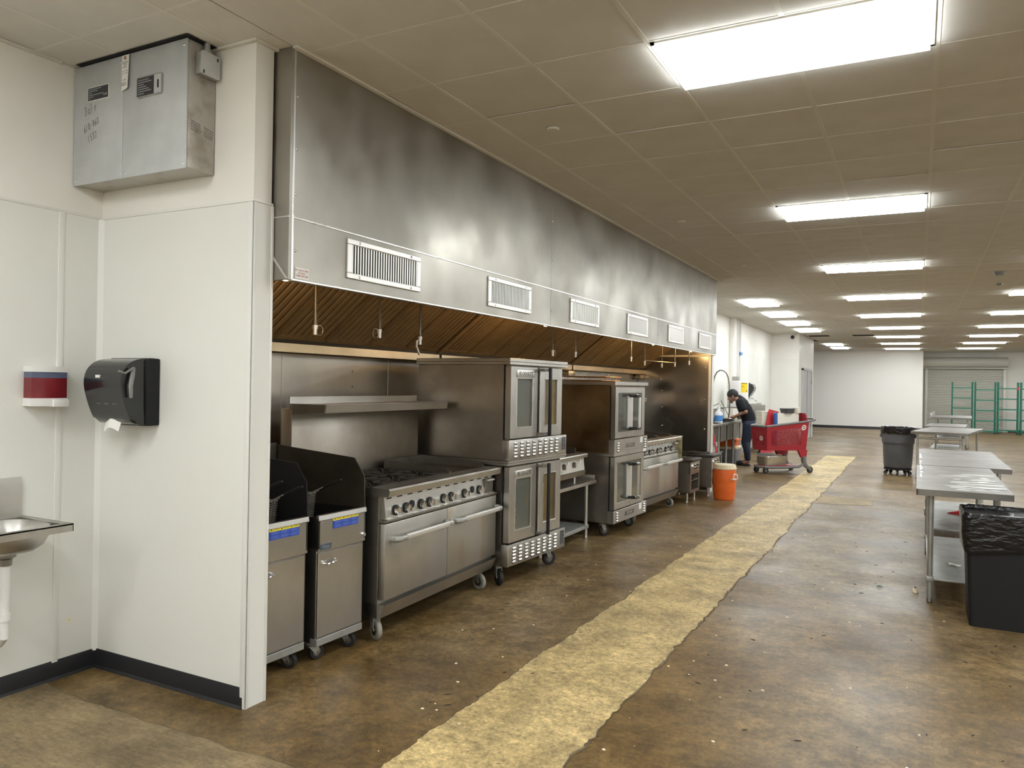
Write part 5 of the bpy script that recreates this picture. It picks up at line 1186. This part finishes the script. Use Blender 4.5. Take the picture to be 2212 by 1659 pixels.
for i, (y, z) in enumerate(((15.0, 0.3275), (15.03, 0.377), (15.01, 0.4265))):
    t = thing('foam_tray', 'white tray in the small stack on the low pipe shelf under the sink', 'tray', (-3.72, y, z), R(3*i), 'trays stacked under the sink')
    mb = MB(); mb.hull([(0, 0, 0), (0.22, 0, 0), (0.22, 0.26, 0), (0, 0.26, 0)], [(-0.02, -0.02, 0.05), (0.24, -0.02, 0.05), (0.24, 0.28, 0.05), (-0.02, 0.28, 0.05)]); mb.obj('tray', 'foam', t)
t = thing('low_rack', 'low steel pipe shelf under the compartment sink', 'rack', (-3.79, 14.5, 0))
bx(0, 0.375, 0, 1.1, 0.31, 0.328, bev=0.003).obj('shelf', 'galv_dull', t)
for x in (0.03, 0.345):
    for y in (0.05, 1.05): MB().cyl((x, y, 0), (x, y, 0.315), 0.014, 8).obj('leg', 'galv_dull', t)
t = thing('blue_bottle', 'small dark blue bottle on the floor under the sink', 'bottle', (-3.60, 15.75, 0)); MB().lathe([(0.05, 0), (0.055, 0.01), (0.055, 0.13), (0.025, 0.17), (0.02, 0.2)], 16).obj('bottle', 'blue_board', t); MB().lathe([(0.022, .2), (0.022, .225)], 12).obj('cap', 'white_plastic', t)
t = thing('dustpan', 'red dustpan with black lip on the floor behind the person', 'dustpan', (-3.02, 17.3, 0), R(20))
mb = MB(); mb.hull([(0, 0, 0.20), (0.30, 0.02, 0.20), (0.30, 0.25, 0.20), (0, 0.25, 0.20)], [(0.05, 0.03, 0.36), (0.14, 0.04, 0.36), (0.14, 0.2, 0.36), (0.05, 0.2, 0.36)]); mb.obj('pan', 'red_bright', t)
mb = MB(); mb.prism([(-0.05, 0.18), (0.08, 0.40), (0.02, 0.20)], 0.0, 0.03, 'y'); mb.obj('brush', 'black_matte', t); bx(0.0, 0.32, 0.0, 0.27, 0.0, 0.20, bev=0.01).obj('bucket', 'cart_grey', t)
# water heater, wall dispenser, pipes, tape
t = thing('water_heater', 'white wall water heater with a yellow notice behind the person', 'water heater', (-3.56, 17.63, 1.15))
MB().lathe([(0.20, 0.0), (0.225, 0.02), (0.225, 0.57), (0.215, 0.595), (0.10, 0.60)], 30).obj('tank', 'heater_white', t)
mb = MB(); mb.grid(lambda u, v: (0.2262*math.cos(R(-62+46*u)), 0.2262*math.sin(R(-62+46*u)), 0.34+0.215*v), 8, 2); nt = mb.obj('yellow_notice', 'yellow_sign', t, fix=False)
mb = MB(); mb.grid(lambda u, v: (0.2270*math.cos(R(-60+42*u)), 0.2270*math.sin(R(-60+42*u)), 0.535+0.012*v), 8, 1)
mb.grid(lambda u, v: (0.2270*math.cos(R(-60+16*u)), 0.2270*math.sin(R(-60+16*u)), 0.468+0.008*v), 4, 1); mb.grid(lambda u, v: (0.2270*math.cos(R(-25+8*u)), 0.2270*math.sin(R(-25+8*u)), 0.36+0.03*v), 4, 1); mb.obj('notice_print', 'ink', nt, fix=False)
bx(-0.10, 0.05, -0.16, -0.02, 0.59, 0.69, bev=0.006).obj('control_box', 'galv_dull', t)
MB().tube([(0.0, 0.0, 0.60), (0.0, 0.0, 0.66), (0.0, 0.10, 0.67), (0.0, 0.12, 0.62)], 0.012, 8).obj('pipe', 'copper', t)
bx(-0.356, 0.15, -0.2, 0.2, -0.015, 0.0, bev=0.004).obj('bracket_shelf', 'galv_dull', t)
t = thing('wall_towel_dispenser', 'black towel dispenser on the far white wall past the heater', 'towel dispenser', (WF+0.006, 20.55, 1.36))
mb = MB(); va = mb.hull([(a, 0.0, b) for a, b in ((0, 0), (0.06, 0.02), (0.15, 0.16), (0.17, 0.24), (0.12, 0.33), (0.0, 0.36))], [(a, 0.30, b) for a, b in ((0, 0), (0.06, 0.02), (0.15, 0.16), (0.17, 0.24), (0.12, 0.33), (0.0, 0.36))]); mb.obj('cover', 'black_plastic', t)
bx(0.0, 0.02, -0.01, 0.31, -0.02, 0.37, bev=0.004).obj('back_plate', 'black_matte', t); bx(0.152, 0.156, 0.05, 0.14, 0.255, 0.275).obj('brand_label', 'paper', t)
for i, (y, r_) in enumerate(((18.85, 0.035), (19.05, 0.028), (19.25, 0.04))):
    t = thing('wall_pipe', 'white painted vertical pipe in the group beside the far left pilaster', 'pipe', (WF+0.06, y, 0), 0, 'vertical pipes on the far left wall')
    MB().cyl((0, 0, 0.9 if i else 0.0), (0, 0, CEIL), r_, 12).obj('pipe', 'pipe_white', t)
    bx(-0.055, 0.0, -r_-0.01, r_+0.01, 2.0, 2.03).obj('clamp', 'pipe_white', t)
o = MB().lathe([(0.044, 2.38), (0.0445, 2.46)], 14, c=(WF+0.06, 19.25, 0), cap=False).obj('blue_tape', 'tape_blue'); tag(o, 'strip of blue tape wrapped on a white wall pipe', 'tape')
bx(WF+0.10, WF+0.104, 19.12, 19.38, 2.39, 2.46).obj('tape_flag', 'tape_blue', o)

# ================================================================== person at the sink
def skin_obj(name, joints, edges, m, sub=1, wy=1.0):
    mb = MB()
    for k, j in joints.items(): mb.ball(j[:3], j[3], 20, 12, sc=(1, j[4] if len(j) > 4 else 1, 1))
    for a, b in edges:
        A, B = joints[a], joints[b]; pa, pb = Vector(A[:3]), Vector(B[:3])
        ya, yb = (A[4] if len(A) > 4 else 1), (B[4] if len(B) > 4 else 1)
        n = 5
        for i in range(1, n): 
            f = i/n; mb.ball(pa.lerp(pb, f), A[3]+(B[3]-A[3])*f, 18, 10, sc=(1, ya+(yb-ya)*f, 1))
    return mb.mesh(name, m)
def fuse(name, meshes, m, vox=0.009):
    bm = bmesh.new()
    for me in meshes: bm.from_mesh(me)
    me = bpy.data.meshes.new(name); bm.to_mesh(me); bm.free()
    o = bpy.data.objects.new(name, me); C.objects.link(o)
    r_ = o.modifiers.new('r', 'REMESH'); r_.mode = 'VOXEL'; r_.voxel_size = vox
    s_ = o.modifiers.new('s', 'SMOOTH'); s_.factor = 0.5; s_.iterations = 2
    me2 = bpy.data.meshes.new_from_object(o.evaluated_get(bpy.context.evaluated_depsgraph_get()))
    bpy.data.objects.remove(o, do_unlink=True); me2.materials.clear(); me2.materials.append(M[m])
    for p in me2.polygons: p.use_smooth = True
    return me2
# local frame: -x faces the sink, y across, z up; origin on the floor
per = thing('person', 'person in black shirt and dark jeans bending over the sink', 'person', (-3.08, 16.3, 0))
J = {'pel': (0.02, 0, 0.90, .115, 1.25), 'sp1': (0.0, 0, 1.02, .11, 1.2), 'sp2': (-0.06, 0, 1.15, .11, 1.25), 'ch': (-0.13, 0, 1.26, .10, 1.35), 'nk': (-0.215, 0, 1.345, .052), 'hd': (-0.265, 0, 1.385, .055)}
Ed = [('pel', 'sp1'), ('sp1', 'sp2'), ('sp2', 'ch'), ('ch', 'nk'), ('nk', 'hd')]
for s_, n_ in ((-1, 'l'), (1, 'r')):
    J.update({n_+'sh': (-0.13, s_*0.165, 1.29, .062), n_+'el': (-0.005, s_*0.225, 1.105, .044), n_+'wr': (-0.24, s_*0.15, 1.00, .029), n_+'pa': (-0.300, s_*0.135, 0.985, .028, 1.25),
              n_+'hp': (0.02, s_*0.085, 0.86, .095), n_+'kn': (-0.035, s_*0.095, 0.48, .062), n_+'an': (0.01+s_*-0.03, s_*0.10, 0.09, .036), n_+'to': (-0.13+s_*-0.03, s_*0.115, 0.035, .034)})
    Ed += [('ch', n_+'sh'), (n_+'sh', n_+'el'), (n_+'el', n_+'wr'), (n_+'wr', n_+'pa'), ('pel', n_+'hp'), (n_+'hp', n_+'kn'), (n_+'kn', n_+'an'), (n_+'an', n_+'to')]
body_sk = skin_obj('b', J, Ed, 'skin', 2)
parts_m = [body_sk]
mb = MB()
hc = Vector((-0.318, 0, 1.425))
HT = Matrix.Translation(hc) @ Matrix.Rotation(R(-24), 4, 'Y') @ Matrix.Translation(-hc)
mb.ball(hc, 0.105, 24, 16, sc=(1.02, 0.78, 1.12)); mb.ball(hc+V3(-0.045, 0, -0.060), 0.066, 18, 12, sc=(1, .82, .95))
mb.ball(hc+V3(-0.112, 0, -0.030), 0.017, 12, 8, sc=(1.0, .8, 1.3)); mb.ball(hc+V3(-0.100, 0, -0.075), 0.020, 12, 8, sc=(.6, 1.2, .5)); mb.ball(hc+V3(-0.085, 0, -0.108), 0.022, 12, 8, sc=(.9, 1.1, .8))
mb.ball(hc+V3(-0.088, 0, 0.022), 0.030, 12, 8, sc=(.6, 1.9, .45))
for s_ in (-1, 1): mb.ball(hc+V3(0.015, s_*0.083, -0.02), 0.026, 12, 8, sc=(.8, .4, 1.15))
mb.tf(HT)
parts_m.append(mb.mesh('h', 'skin'))
for s_ in (-1, 1):
    mb = MB(); p = Vector((-0.305, s_*0.135, 0.985))
    for k in range(4):
        o_ = p + V3(-0.015, s_*(-0.026+0.0165*k), 0.004); ln = (0.062, 0.070, 0.066, 0.052)[k]
        mb.tube([o_, o_+V3(-ln*.45, 0, -0.002), o_+V3(-ln*.8, 0, -0.018), o_+V3(-ln*.95, 0, -0.036)], [.010, .0095, .009, .0075], 8)
    o_ = p + V3(0.02, -s_*0.030, 0.0); mb.tube([o_, o_+V3(-0.03, -s_*0.016, 0.002), o_+V3(-0.06, -s_*0.018, -0.010)], [.012, .011, .008], 8)
    parts_m.append(mb.mesh('f', 'skin'))
put('body', fuse('body', parts_m, 'skin', 0.0085), per)
SJ = {k: J[k] for k in ('sp1', 'sp2', 'ch', 'nk')}; SJ = {'sp0': (0.020, 0, 0.93, .145, 1.2), 'sp1': (-0.005, 0, 1.03, .142, 1.2), 'sp2': (-0.065, 0, 1.15, .140, 1.25), 'ch': (-0.13, 0, 1.265, .120, 1.4), 'nk': (-0.190, 0, 1.322, .066)}
SE = [('sp0', 'sp1'), ('sp1', 'sp2'), ('sp2', 'ch'), ('ch', 'nk')]
for s_, n_ in ((-1, 'l'), (1, 'r')):
    SJ.update({n_+'sh': (-0.13, s_*0.165, 1.295, .078), n_+'ue': (-0.045, s_*0.208, 1.165, .070)}); SE += [('ch', n_+'sh'), (n_+'sh', n_+'ue')]
put('shirt', fuse('shirt', [skin_obj('s', SJ, SE, 'shirt', 2)], 'shirt', 0.012), per)
PJ = {'pel': (0.035, 0, 0.90, .135, 1.22)}; PE = []
for s_, n_ in ((-1, 'l'), (1, 'r')):
    PJ.update({n_+'hp': (0.03, s_*0.088, 0.84, .118), n_+'th': (0.0, s_*0.092, 0.64, .096), n_+'kn': (-0.035, s_*0.097, 0.48, .076), n_+'cf': (-0.005+s_*-0.02, s_*0.10, 0.30, .070), n_+'an': (0.005+s_*-0.03, s_*0.10, 0.15, .054)})
    PE += [('pel', n_+'hp'), (n_+'hp', n_+'th'), (n_+'th', n_+'kn'), (n_+'kn', n_+'cf'), (n_+'cf', n_+'an')]
put('jeans', fuse('jeans', [skin_obj('p', PJ, PE, 'jeans', 2)], 'jeans', 0.012), per)
mb = MB(); mb.ball(hc+V3(0.012, 0, 0.022), 0.112, 24, 16, sc=(1.05, 0.82, 1.02))
hm = mb.mesh('hh', 'hair'); bm = bmesh.new(); bm.from_mesh(hm)
geom = bm.verts[:]+bm.edges[:]+bm.faces[:]
bmesh.ops.bisect_plane(bm, geom=geom, plane_co=hc+V3(-0.06, 0, -0.005), plane_no=V3(-0.45, 0, -1).normalized(), clear_outer=True)
bm.to_mesh(hm); bm.free(); hm.materials.clear(); hm.materials.append(M['hair'])
hm.transform(HT); put('head_wrap', hm, per)
MB().tube([hc+V3(0.10, 0, 0.0), hc+V3(0.14, 0.02, -0.02), hc+V3(0.21, 0.02, -0.06), hc+V3(0.29, 0.01, -0.12), hc+V3(0.335, 0.0, -0.19)], [0.03, 0.042, 0.036, 0.026, 0.008], 10).obj('ponytail', 'hair', per)
for s_ in (-1, 1):
    mb = MB(); mb.box(-0.215+s_*-0.03, 0.055+s_*-0.03, s_*0.112-0.05, s_*0.112+0.05, 0.0, 0.022, bev=0.008); mb.ball((-0.14+s_*-0.03, s_*0.115, 0.042), 0.06, 16, 10, sc=(1.3, 0.95, 0.68)); mb.obj('slipper', 'slipper', per)
for s_ in (-1, 1):
    MB().ball(hc+V3(-0.094, s_*0.036, 0.0), 0.011, 10, 8).tf(HT).obj('eye', 'white_plastic', per)
    MB().tube([hc+V3(-0.112+0.004*math.cos(a), s_*0.036+0.022*math.cos(a), 0.004+0.017*math.sin(a)) for a in [2*math.pi*i/12 for i in range(12)]], 0.0018, 5, True).tf(HT).obj('glasses_rim', 'alu', per)
mb = MB()
for k in range(3):
    z = 1.20-0.045*k; mb.grid(lambda u, v: (-0.215+0.05*k-0.004*v, -0.085+0.13*u-0.02*(k % 2), z+0.022*v-0.004), 5, 1)
mb.obj('shirt_print', 'shirt_print', per, fix=False)

# ================================================================== shopping cart and load (local: x from front to rear, y to the near side, z up)
ca = math.atan2(0.76, 0.65)
cart = thing('shopping_cart', 'red plastic shopping cart with grey frame parked near the sink', 'shopping cart', (-2.61, 15.02, 0), ca)
# after rotation +x -> (0.65,0.76); near side (0.76,-0.65) is local -y
Wf, Wr = 0.22, 0.28           # half widths front/rear
def bk_pt(u, s, v):            # u 0 front..1 rear, s side -1 near/+1 far, v 0 bottom..1 top
    x0 = -0.03 + 0.93*u; z0, z1 = 0.43-0.0*u, 0.88+0.10*u
    hw = (Wf+(Wr-Wf)*u)*(0.86+0.14*v)
    xx = x0 - 0.05*(1-v)*(u-0.5)*1.2
    return Vector((xx, s*hw, z0+(z1-z0)*v))
def lattice(fn, nu, nv, name, parent, u0, u1, v0, v1, thick):
    mb = MB()
    def bar(a, b, wd):
        A, B = fn(*a), fn(*b); d = (B-A)
        if d.length < 1e-5: return
        mb.cyl(A, B, wd, 4, cap=False)
    k = nu+nv
    for i in range(-nv, nu+1):
        for sgn in (1, -1):
            a0, b0 = i/nu, (i+nv)/nu
            p = (a0, 0.0); q = (b0, 1.0)
            lo_, hi_ = 0.0, 1.0
            t0 = max(0.0, (0-a0)/(b0-a0)); t1 = min(1.0, (1-a0)/(b0-a0))
            if t1 <= t0: continue
            pa = (a0+(b0-a0)*t0, t0 if sgn > 0 else 1-t0); pb = (a0+(b0-a0)*t1, t1 if sgn > 0 else 1-t1)
            bar((u0+(u1-u0)*pa[0], v0+(v1-v0)*pa[1]), (u0+(u1-u0)*pb[0], v0+(v1-v0)*pb[1]), thick)
    return stuff(mb.obj(name, 'red_plastic', parent))
def panel_frame(fn, u0, u1, v0, v1, n, parent, nm):
    # solid border around the lattice opening
    mb = MB(); off = fn(0.5, 0.5)
    nrm = (fn(0.6, 0.5)-fn(0.4, 0.5)).cross(fn(0.5, 0.6)-fn(0.5, 0.4)).normalized()*0.006
    def cell(a, b, c, d):
        P_ = [fn(a, c), fn(b, c), fn(b, d), fn(a, d)]; mb.hull([p-nrm for p in P_], [p+nrm for p in P_])
    cell(0, 1, 0, v0); cell(0, 1, v1, 1); cell(0, u0, v0, v1); cell(u1, 1, v0, v1)
    return mb.obj(nm, 'red_plastic', parent)
for s in (-1, 1):
    fn = lambda u, v, s=s: bk_pt(u, s, v)
    p = panel_frame(fn, 0.10, 0.86, 0.20, 0.80, 1, cart, 'basket_side')
    lattice(fn, 16, 6, 'side_lattice', p, 0.10, 0.86, 0.20, 0.80, 0.0075)
for u in (0.0, 1.0):
    fn = lambda a, v, u=u: bk_pt(u, -1+2*a, v)
    p = panel_frame(fn, 0.12, 0.88, 0.20, 0.75, 1, cart, 'basket_end')
    lattice(fn, 9, 6, 'end_lattice', p, 0.12, 0.88, 0.20, 0.75, 0.0075)
mb = MB(); P_ = [bk_pt(0, -1, 0), bk_pt(1, -1, 0), bk_pt(1, 1, 0), bk_pt(0, 1, 0)]; mb.hull(P_, [p+V3(0, 0, .014) for p in P_]); mb.obj('basket_floor', 'red_plastic', cart)
rim = [bk_pt(0, -1, 1), bk_pt(0.5, -1, 1), bk_pt(1, -1, 1), bk_pt(1, -1, 1)+V3(0.13, -0.01, 0.03), bk_pt(1, -1, 1)+V3(0.17, 0.06, 0.045), bk_pt(1, 1, 1)+V3(0.17, -0.06, 0.045), bk_pt(1, 1, 1)+V3(0.13, 0.01, 0.03), bk_pt(1, 1, 1), bk_pt(0.5, 1, 1), bk_pt(0, 1, 1), bk_pt(0, 0.8, 1)+V3(-0.03, 0, 0), bk_pt(0, -0.8, 1)+V3(-0.03, 0, 0)]
MB().tube(rim, 0.021, 8, True).obj('rim_and_handle', 'cart_grey', cart)
mb = MB(); mb.hull([bk_pt(1, s, 1)+V3(-0.02, 0, -0.03) for s in (-1, 1)]+[bk_pt(1, s*0.8, 1)+V3(-0.05, 0, 0.15) for s in (1, -1)], [bk_pt(1, s, 1)+V3(0.0, 0, -0.03) for s in (-1, 1)]+[bk_pt(1, s*0.8, 1)+V3(-0.03, 0, 0.15) for s in (1, -1)]); mb.obj('child_seat_flap', 'red_plastic', cart)
for s in (-1, 1):                # rear column sweeping from basket to base, then the rear leg
    mb = MB(); y = s*0.255
    mb.hull([(0.66, y-0.02, 0.44), (0.88, y-0.02, 0.44), (0.86, y-0.02, 0.30), (0.74, y-0.02, 0.30)], [(0.66, y+0.02, 0.44), (0.88, y+0.02, 0.44), (0.86, y+0.02, 0.30), (0.74, y+0.02, 0.30)]); mb.obj('column', 'red_plastic', cart)
    mb = MB(); mb.tube([(0.81, y, 0.32), (0.81, y, 0.24), (0.84, y, 0.16), (0.93, y, 0.09), (0.97, y, 0.07)], [0.05, 0.048, 0.045, 0.035, 0.03], 8); mb.tube([(0.82, y, 0.18), (0.70, y, 0.125), (0.40, y*0.95, 0.115), (0.10, y*0.75, 0.115), (0.0, y*0.55, 0.12)], [0.03, 0.026, 0.024, 0.024, 0.022], 8); mb.obj('base_rail', 'cart_grey', cart)
MB().tube([(0.0, -0.14, 0.12), (-0.04, -0.07, 0.12), (-0.04, 0.07, 0.12), (0.0, 0.14, 0.12)], 0.024, 8).obj('front_bumper', 'cart_grey', cart)
mb = MB(); mb.hull([(0.0, -0.13, 0.13), (0.75, -0.22, 0.13), (0.75, 0.22, 0.13), (0.0, 0.13, 0.13)], [(0.0, -0.13, 0.145), (0.75, -0.22, 0.145), (0.75, 0.22, 0.145), (0.0, 0.13, 0.145)]); mb.obj('lower_tray', 'red_plastic', cart)
mb = MB(); mb.prism([(0.35, 0.43), (0.55, 0.43), (0.50, 0.34), (0.40, 0.34)], -0.03, 0.03, 'y'); mb.obj('basket_rib', 'red_plastic', cart)
for x, y, r_ in ((0.03, -0.13, 0.055), (0.03, 0.13, 0.055), (0.96, -0.255, 0.062), (0.96, 0.255, 0.062)):
    o = MB().cyl((x, y-0.016, r_), (x, y+0.016, r_), r_, 20).obj('wheel', 'rubber', cart); MB().cyl((x, y-0.019, r_), (x, y+0.019, r_), r_*0.45, 14).obj('hub', 'cart_grey', o)
    if x < 0.5: MB().cyl((x-0.01, y, r_), (x-0.01, y, 0.12), 0.018, 8).obj('fork', 'cart_grey', o)
def bullseye(c, du, dv, r_):
    du, dv = du.normalized(), dv.normalized(); nn_ = du.cross(dv)
    if nn_.y > 0 and abs(nn_.y) > .5 or (abs(nn_.y) <= .5 and nn_.x > 0): nn_ = -nn_
    for i, (ra, rb, m_) in enumerate(((0.0, 0.34, 'paper'), (0.62, 1.0, 'paper'))):
        mb = MB(); n = 28
        A = [c+nn_*0.009+r_*rb*(du*math.cos(a)+dv*math.sin(a)) for a in [2*math.pi*k/n for k in range(n)]]
        if ra == 0: mb.poly(A)
        else:
            B = [c+nn_*0.009+r_*ra*(du*math.cos(a)+dv*math.sin(a)) for a in [2*math.pi*k/n for k in range(n)]]
            for k in range(n): mb.poly([A[k], A[(k+1) % n], B[(k+1) % n], B[k]])
        mb.obj('bullseye_mark', m_, cart)
bullseye(bk_pt(0.885, -1, 0.80), bk_pt(0.95, -1, 0.8)-bk_pt(0.82, -1, 0.8), bk_pt(0.885, -1, 0.9)-bk_pt(0.885, -1, 0.7), 0.052)
bullseye(bk_pt(0.0, -0.28, 0.5), V3(0, 1, 0), bk_pt(0, -0.28, 0.6)-bk_pt(0, -0.28, 0.4), 0.045)
cm = Matrix.Translation(cart.location) @ Matrix.Rotation(ca, 4, 'Z')
def inc(p): return cm @ Vector(p)
for k in range(20):
    t = thing('foam_container', 'white foam takeout container in the tall stack inside the shopping cart', 'container', inc((0.035, 0.090, 0.4445+k*0.0355)), ca+R(random.uniform(-0.8, 0.8)), 'foam containers stacked in the cart')
    mb = MB(); mb.hull([(0.012, -0.075, 0), (0.198, -0.075, 0), (0.198, 0.075, 0), (0.012, 0.075, 0)], [(0, -0.085, 0.028), (0.21, -0.085, 0.028), (0.21, 0.085, 0.028), (0, 0.085, 0.028)]); mb.obj('tray', 'foam', t)
    bx(-0.006, 0.216, -0.09, 0.09, 0.027, 0.034, bev=0.003, seg=1).obj('rim', 'foam', t)
def board(label, p0, l_, h_, th, tilt, m, rz=0.0, lean=0.0):
    t = thing('cutting_board', label, 'cutting board', inc(p0), ca+rz)
    mb = MB(); mb.prism(rrect(0, l_, 0, h_, 0.02, 4), -th/2, th/2, 'y'); mb.tf(Matrix.Rotation(lean, 4, 'X') @ Matrix.Rotation(tilt, 4, 'Y')); o = mb.obj('board', m, t)
    mb = MB(); gw = min(0.05, l_*0.3); mb.prism([(l_/2-gw, 0.03), (l_/2+gw, 0.03), (l_/2+gw, 0.05), (l_/2-gw, 0.05)], -th/2-0.0006, th/2+0.0006, 'y'); mb.tf(Matrix.Rotation(lean, 4, 'X') @ Matrix.Rotation(tilt, 4, 'Y')); mb.obj('grip_slot', 'void', o)
board('red cutting board leaning in front of the foam stack in the cart', (0.02, -0.017, 0.4975), 0.24, 0.72, 0.016, R(13), 'red_bright', R(0), 0)
board('blue cutting board standing on edge beside the white one', (0.245, -0.095, 0.4445), 0.045, 0.69, 0.06, 0.0, 'blue_board', R(0), R(0))
board('thick white cutting board standing in the cart', (0.30, -0.11, 0.4445), 0.50, 0.68, 0.024, R(0), 'foam', R(0), R(0))
board('second white cutting board behind the thick one', (0.30, -0.06, 0.4445), 0.48, 0.68, 0.02, R(0), 'foam', R(0), R(0))
t = thing('bus_tub', 'grey plastic bus tub sitting on top of the cart load', 'bus tub', inc((0.438, -0.185, 1.1242)), ca)
mb = MB(); A = rrect(0.015, 0.215, 0.02, 0.18, 0.03, 3); B = rrect(0, 0.23, 0, 0.20, 0.04, 3); n = len(A)
lv_ = [[mb.bm.verts.new((*p, 0.0)) for p in A], [mb.bm.verts.new((*p, 0.085)) for p in B]]
for j in range(n): mb.bm.faces.new((lv_[0][j], lv_[0][(j+1) % n], lv_[1][(j+1) % n], lv_[1][j]))
mb.bm.faces.new(lv_[0]); mb.obj('tub', 'grey_plastic', t)
MB().tube([(*p, 0.085) for p in B], 0.009, 6, True).obj('tub_rim', 'cart_grey', t)
t = thing('cream_bucket', 'cream plastic tub with bail handle at the rear of the cart', 'bucket', inc((0.765, -0.085, 1.1242)), ca)
MB().lathe([(0.064, 0), (0.068, 0.008), (0.075, 0.095), (0.080, 0.10), (0.080, 0.112)], 22).obj('bucket', 'foam', t); MB().tube([(0.080*math.cos(a), 0.015, 0.105+0.045*math.sin(a)) for a in [math.pi*i/10 for i in range(11)]], 0.004, 6).obj('bail', 'foam', t)
hotel_pan('deep dented steel pan on the lower tray of the shopping cart', inc((0.02, -0.155, 0.146)), 0.52, 0.31, 0.165, ca)

# ================================================================== far end: shutter, shelving
sh = thing('roller_shutter', 'cream roll-up shutter with rolled drum cover at the far wall', 'roller shutter', (1.65, 36.55, 0))
mb = MB(); mb.cyl((-1.5, -0.20, 2.79), (1.50, -0.20, 2.79), 0.205, 28); mb.obj('drum_cover', 'shutter', sh)
bx(-1.47, 1.47, -0.30, 0.04, 2.53, 2.575, bev=0.01).obj('head_rail', 'trim_white', sh)
for x in (-1.40, 1.36): bx(x, x+0.10, -0.10, 0.04, 0.0, 2.53, bev=0.006).obj('guide_rail', 'trim_white', sh)
sl = MB(); sl.prism([(0.0, 0.0), (-0.022, 0.008), (-0.024, 0.045), (0.0, 0.066), (0.012, 0.06), (0.012, 0.006)], -1.31, 1.37, 'x'); sl_me = sl.mesh('slat', 'shutter')
for k in range(36):
    o = put('slat', sl_me, sh); o.location = (0, 0.0, 0.01+k*0.070)
def rack(label, x0, x1, y, ofs):
    t = thing('green_shelving_unit', label, 'shelving', (x0, y, 0), 0, 'green shelving frames')
    w_ = x1-x0; D = 0.40
    for x in (0.0, w_):
        for yy in (0.0, D):
            p = MB().cyl((x, yy, 0.03), (x, yy, 1.98), 0.019, 10).obj('post', 'green', t)
            MB().lathe([(0.024, 0), (0.024, 0.03)], 10, c=(x, yy, 0)).obj('foot', 'black_matte', p)
    for k in range(5):
        z = 0.13 + k*0.40 + ofs
        if z > 1.9: continue
        fr_ = MB()
        for q in ((0.0, -0.006), (D, -0.006)): fr_.box(0.012, w_-0.012, q[0]-0.008, q[0]+0.008, z-0.02, z+0.02)
        for x in (0.0, w_): fr_.box(x-0.006, x+0.006, 0.0, D, z-0.012, z+0.012)
        s_ = fr_.obj('shelf_frame', 'green', t)
        mb = MB()
        for i in range(1, 12): mb.cyl((i*w_/12, 0.0, z+0.006), (i*w_/12, D, z+0.006), 0.0035, 5, cap=False)
        stuff(mb.obj('shelf_wires', 'green', s_))
    return t
rack('green wire shelving frame standing in front of the shutter, furthest along', 1.20, 1.88, 34.9, 0.02)
rack('green wire shelving frame with shelves set lower than its neighbours', 1.97, 2.63, 34.7, -0.05)
rack('green wire shelving frame with a red tag on its top shelf', 2.72, 3.36, 34.7, 0.01)
rack('green wire shelving frame past the edge of the shutter', 3.46, 4.1, 34.7, 0.0)
o = bx(3.30, 3.38, 34.66, 34.675, 1.70, 1.79).obj('red_tag', 'red_bright'); tag(o, 'small red tag stuck on the top shelf of green shelving', 'tag')
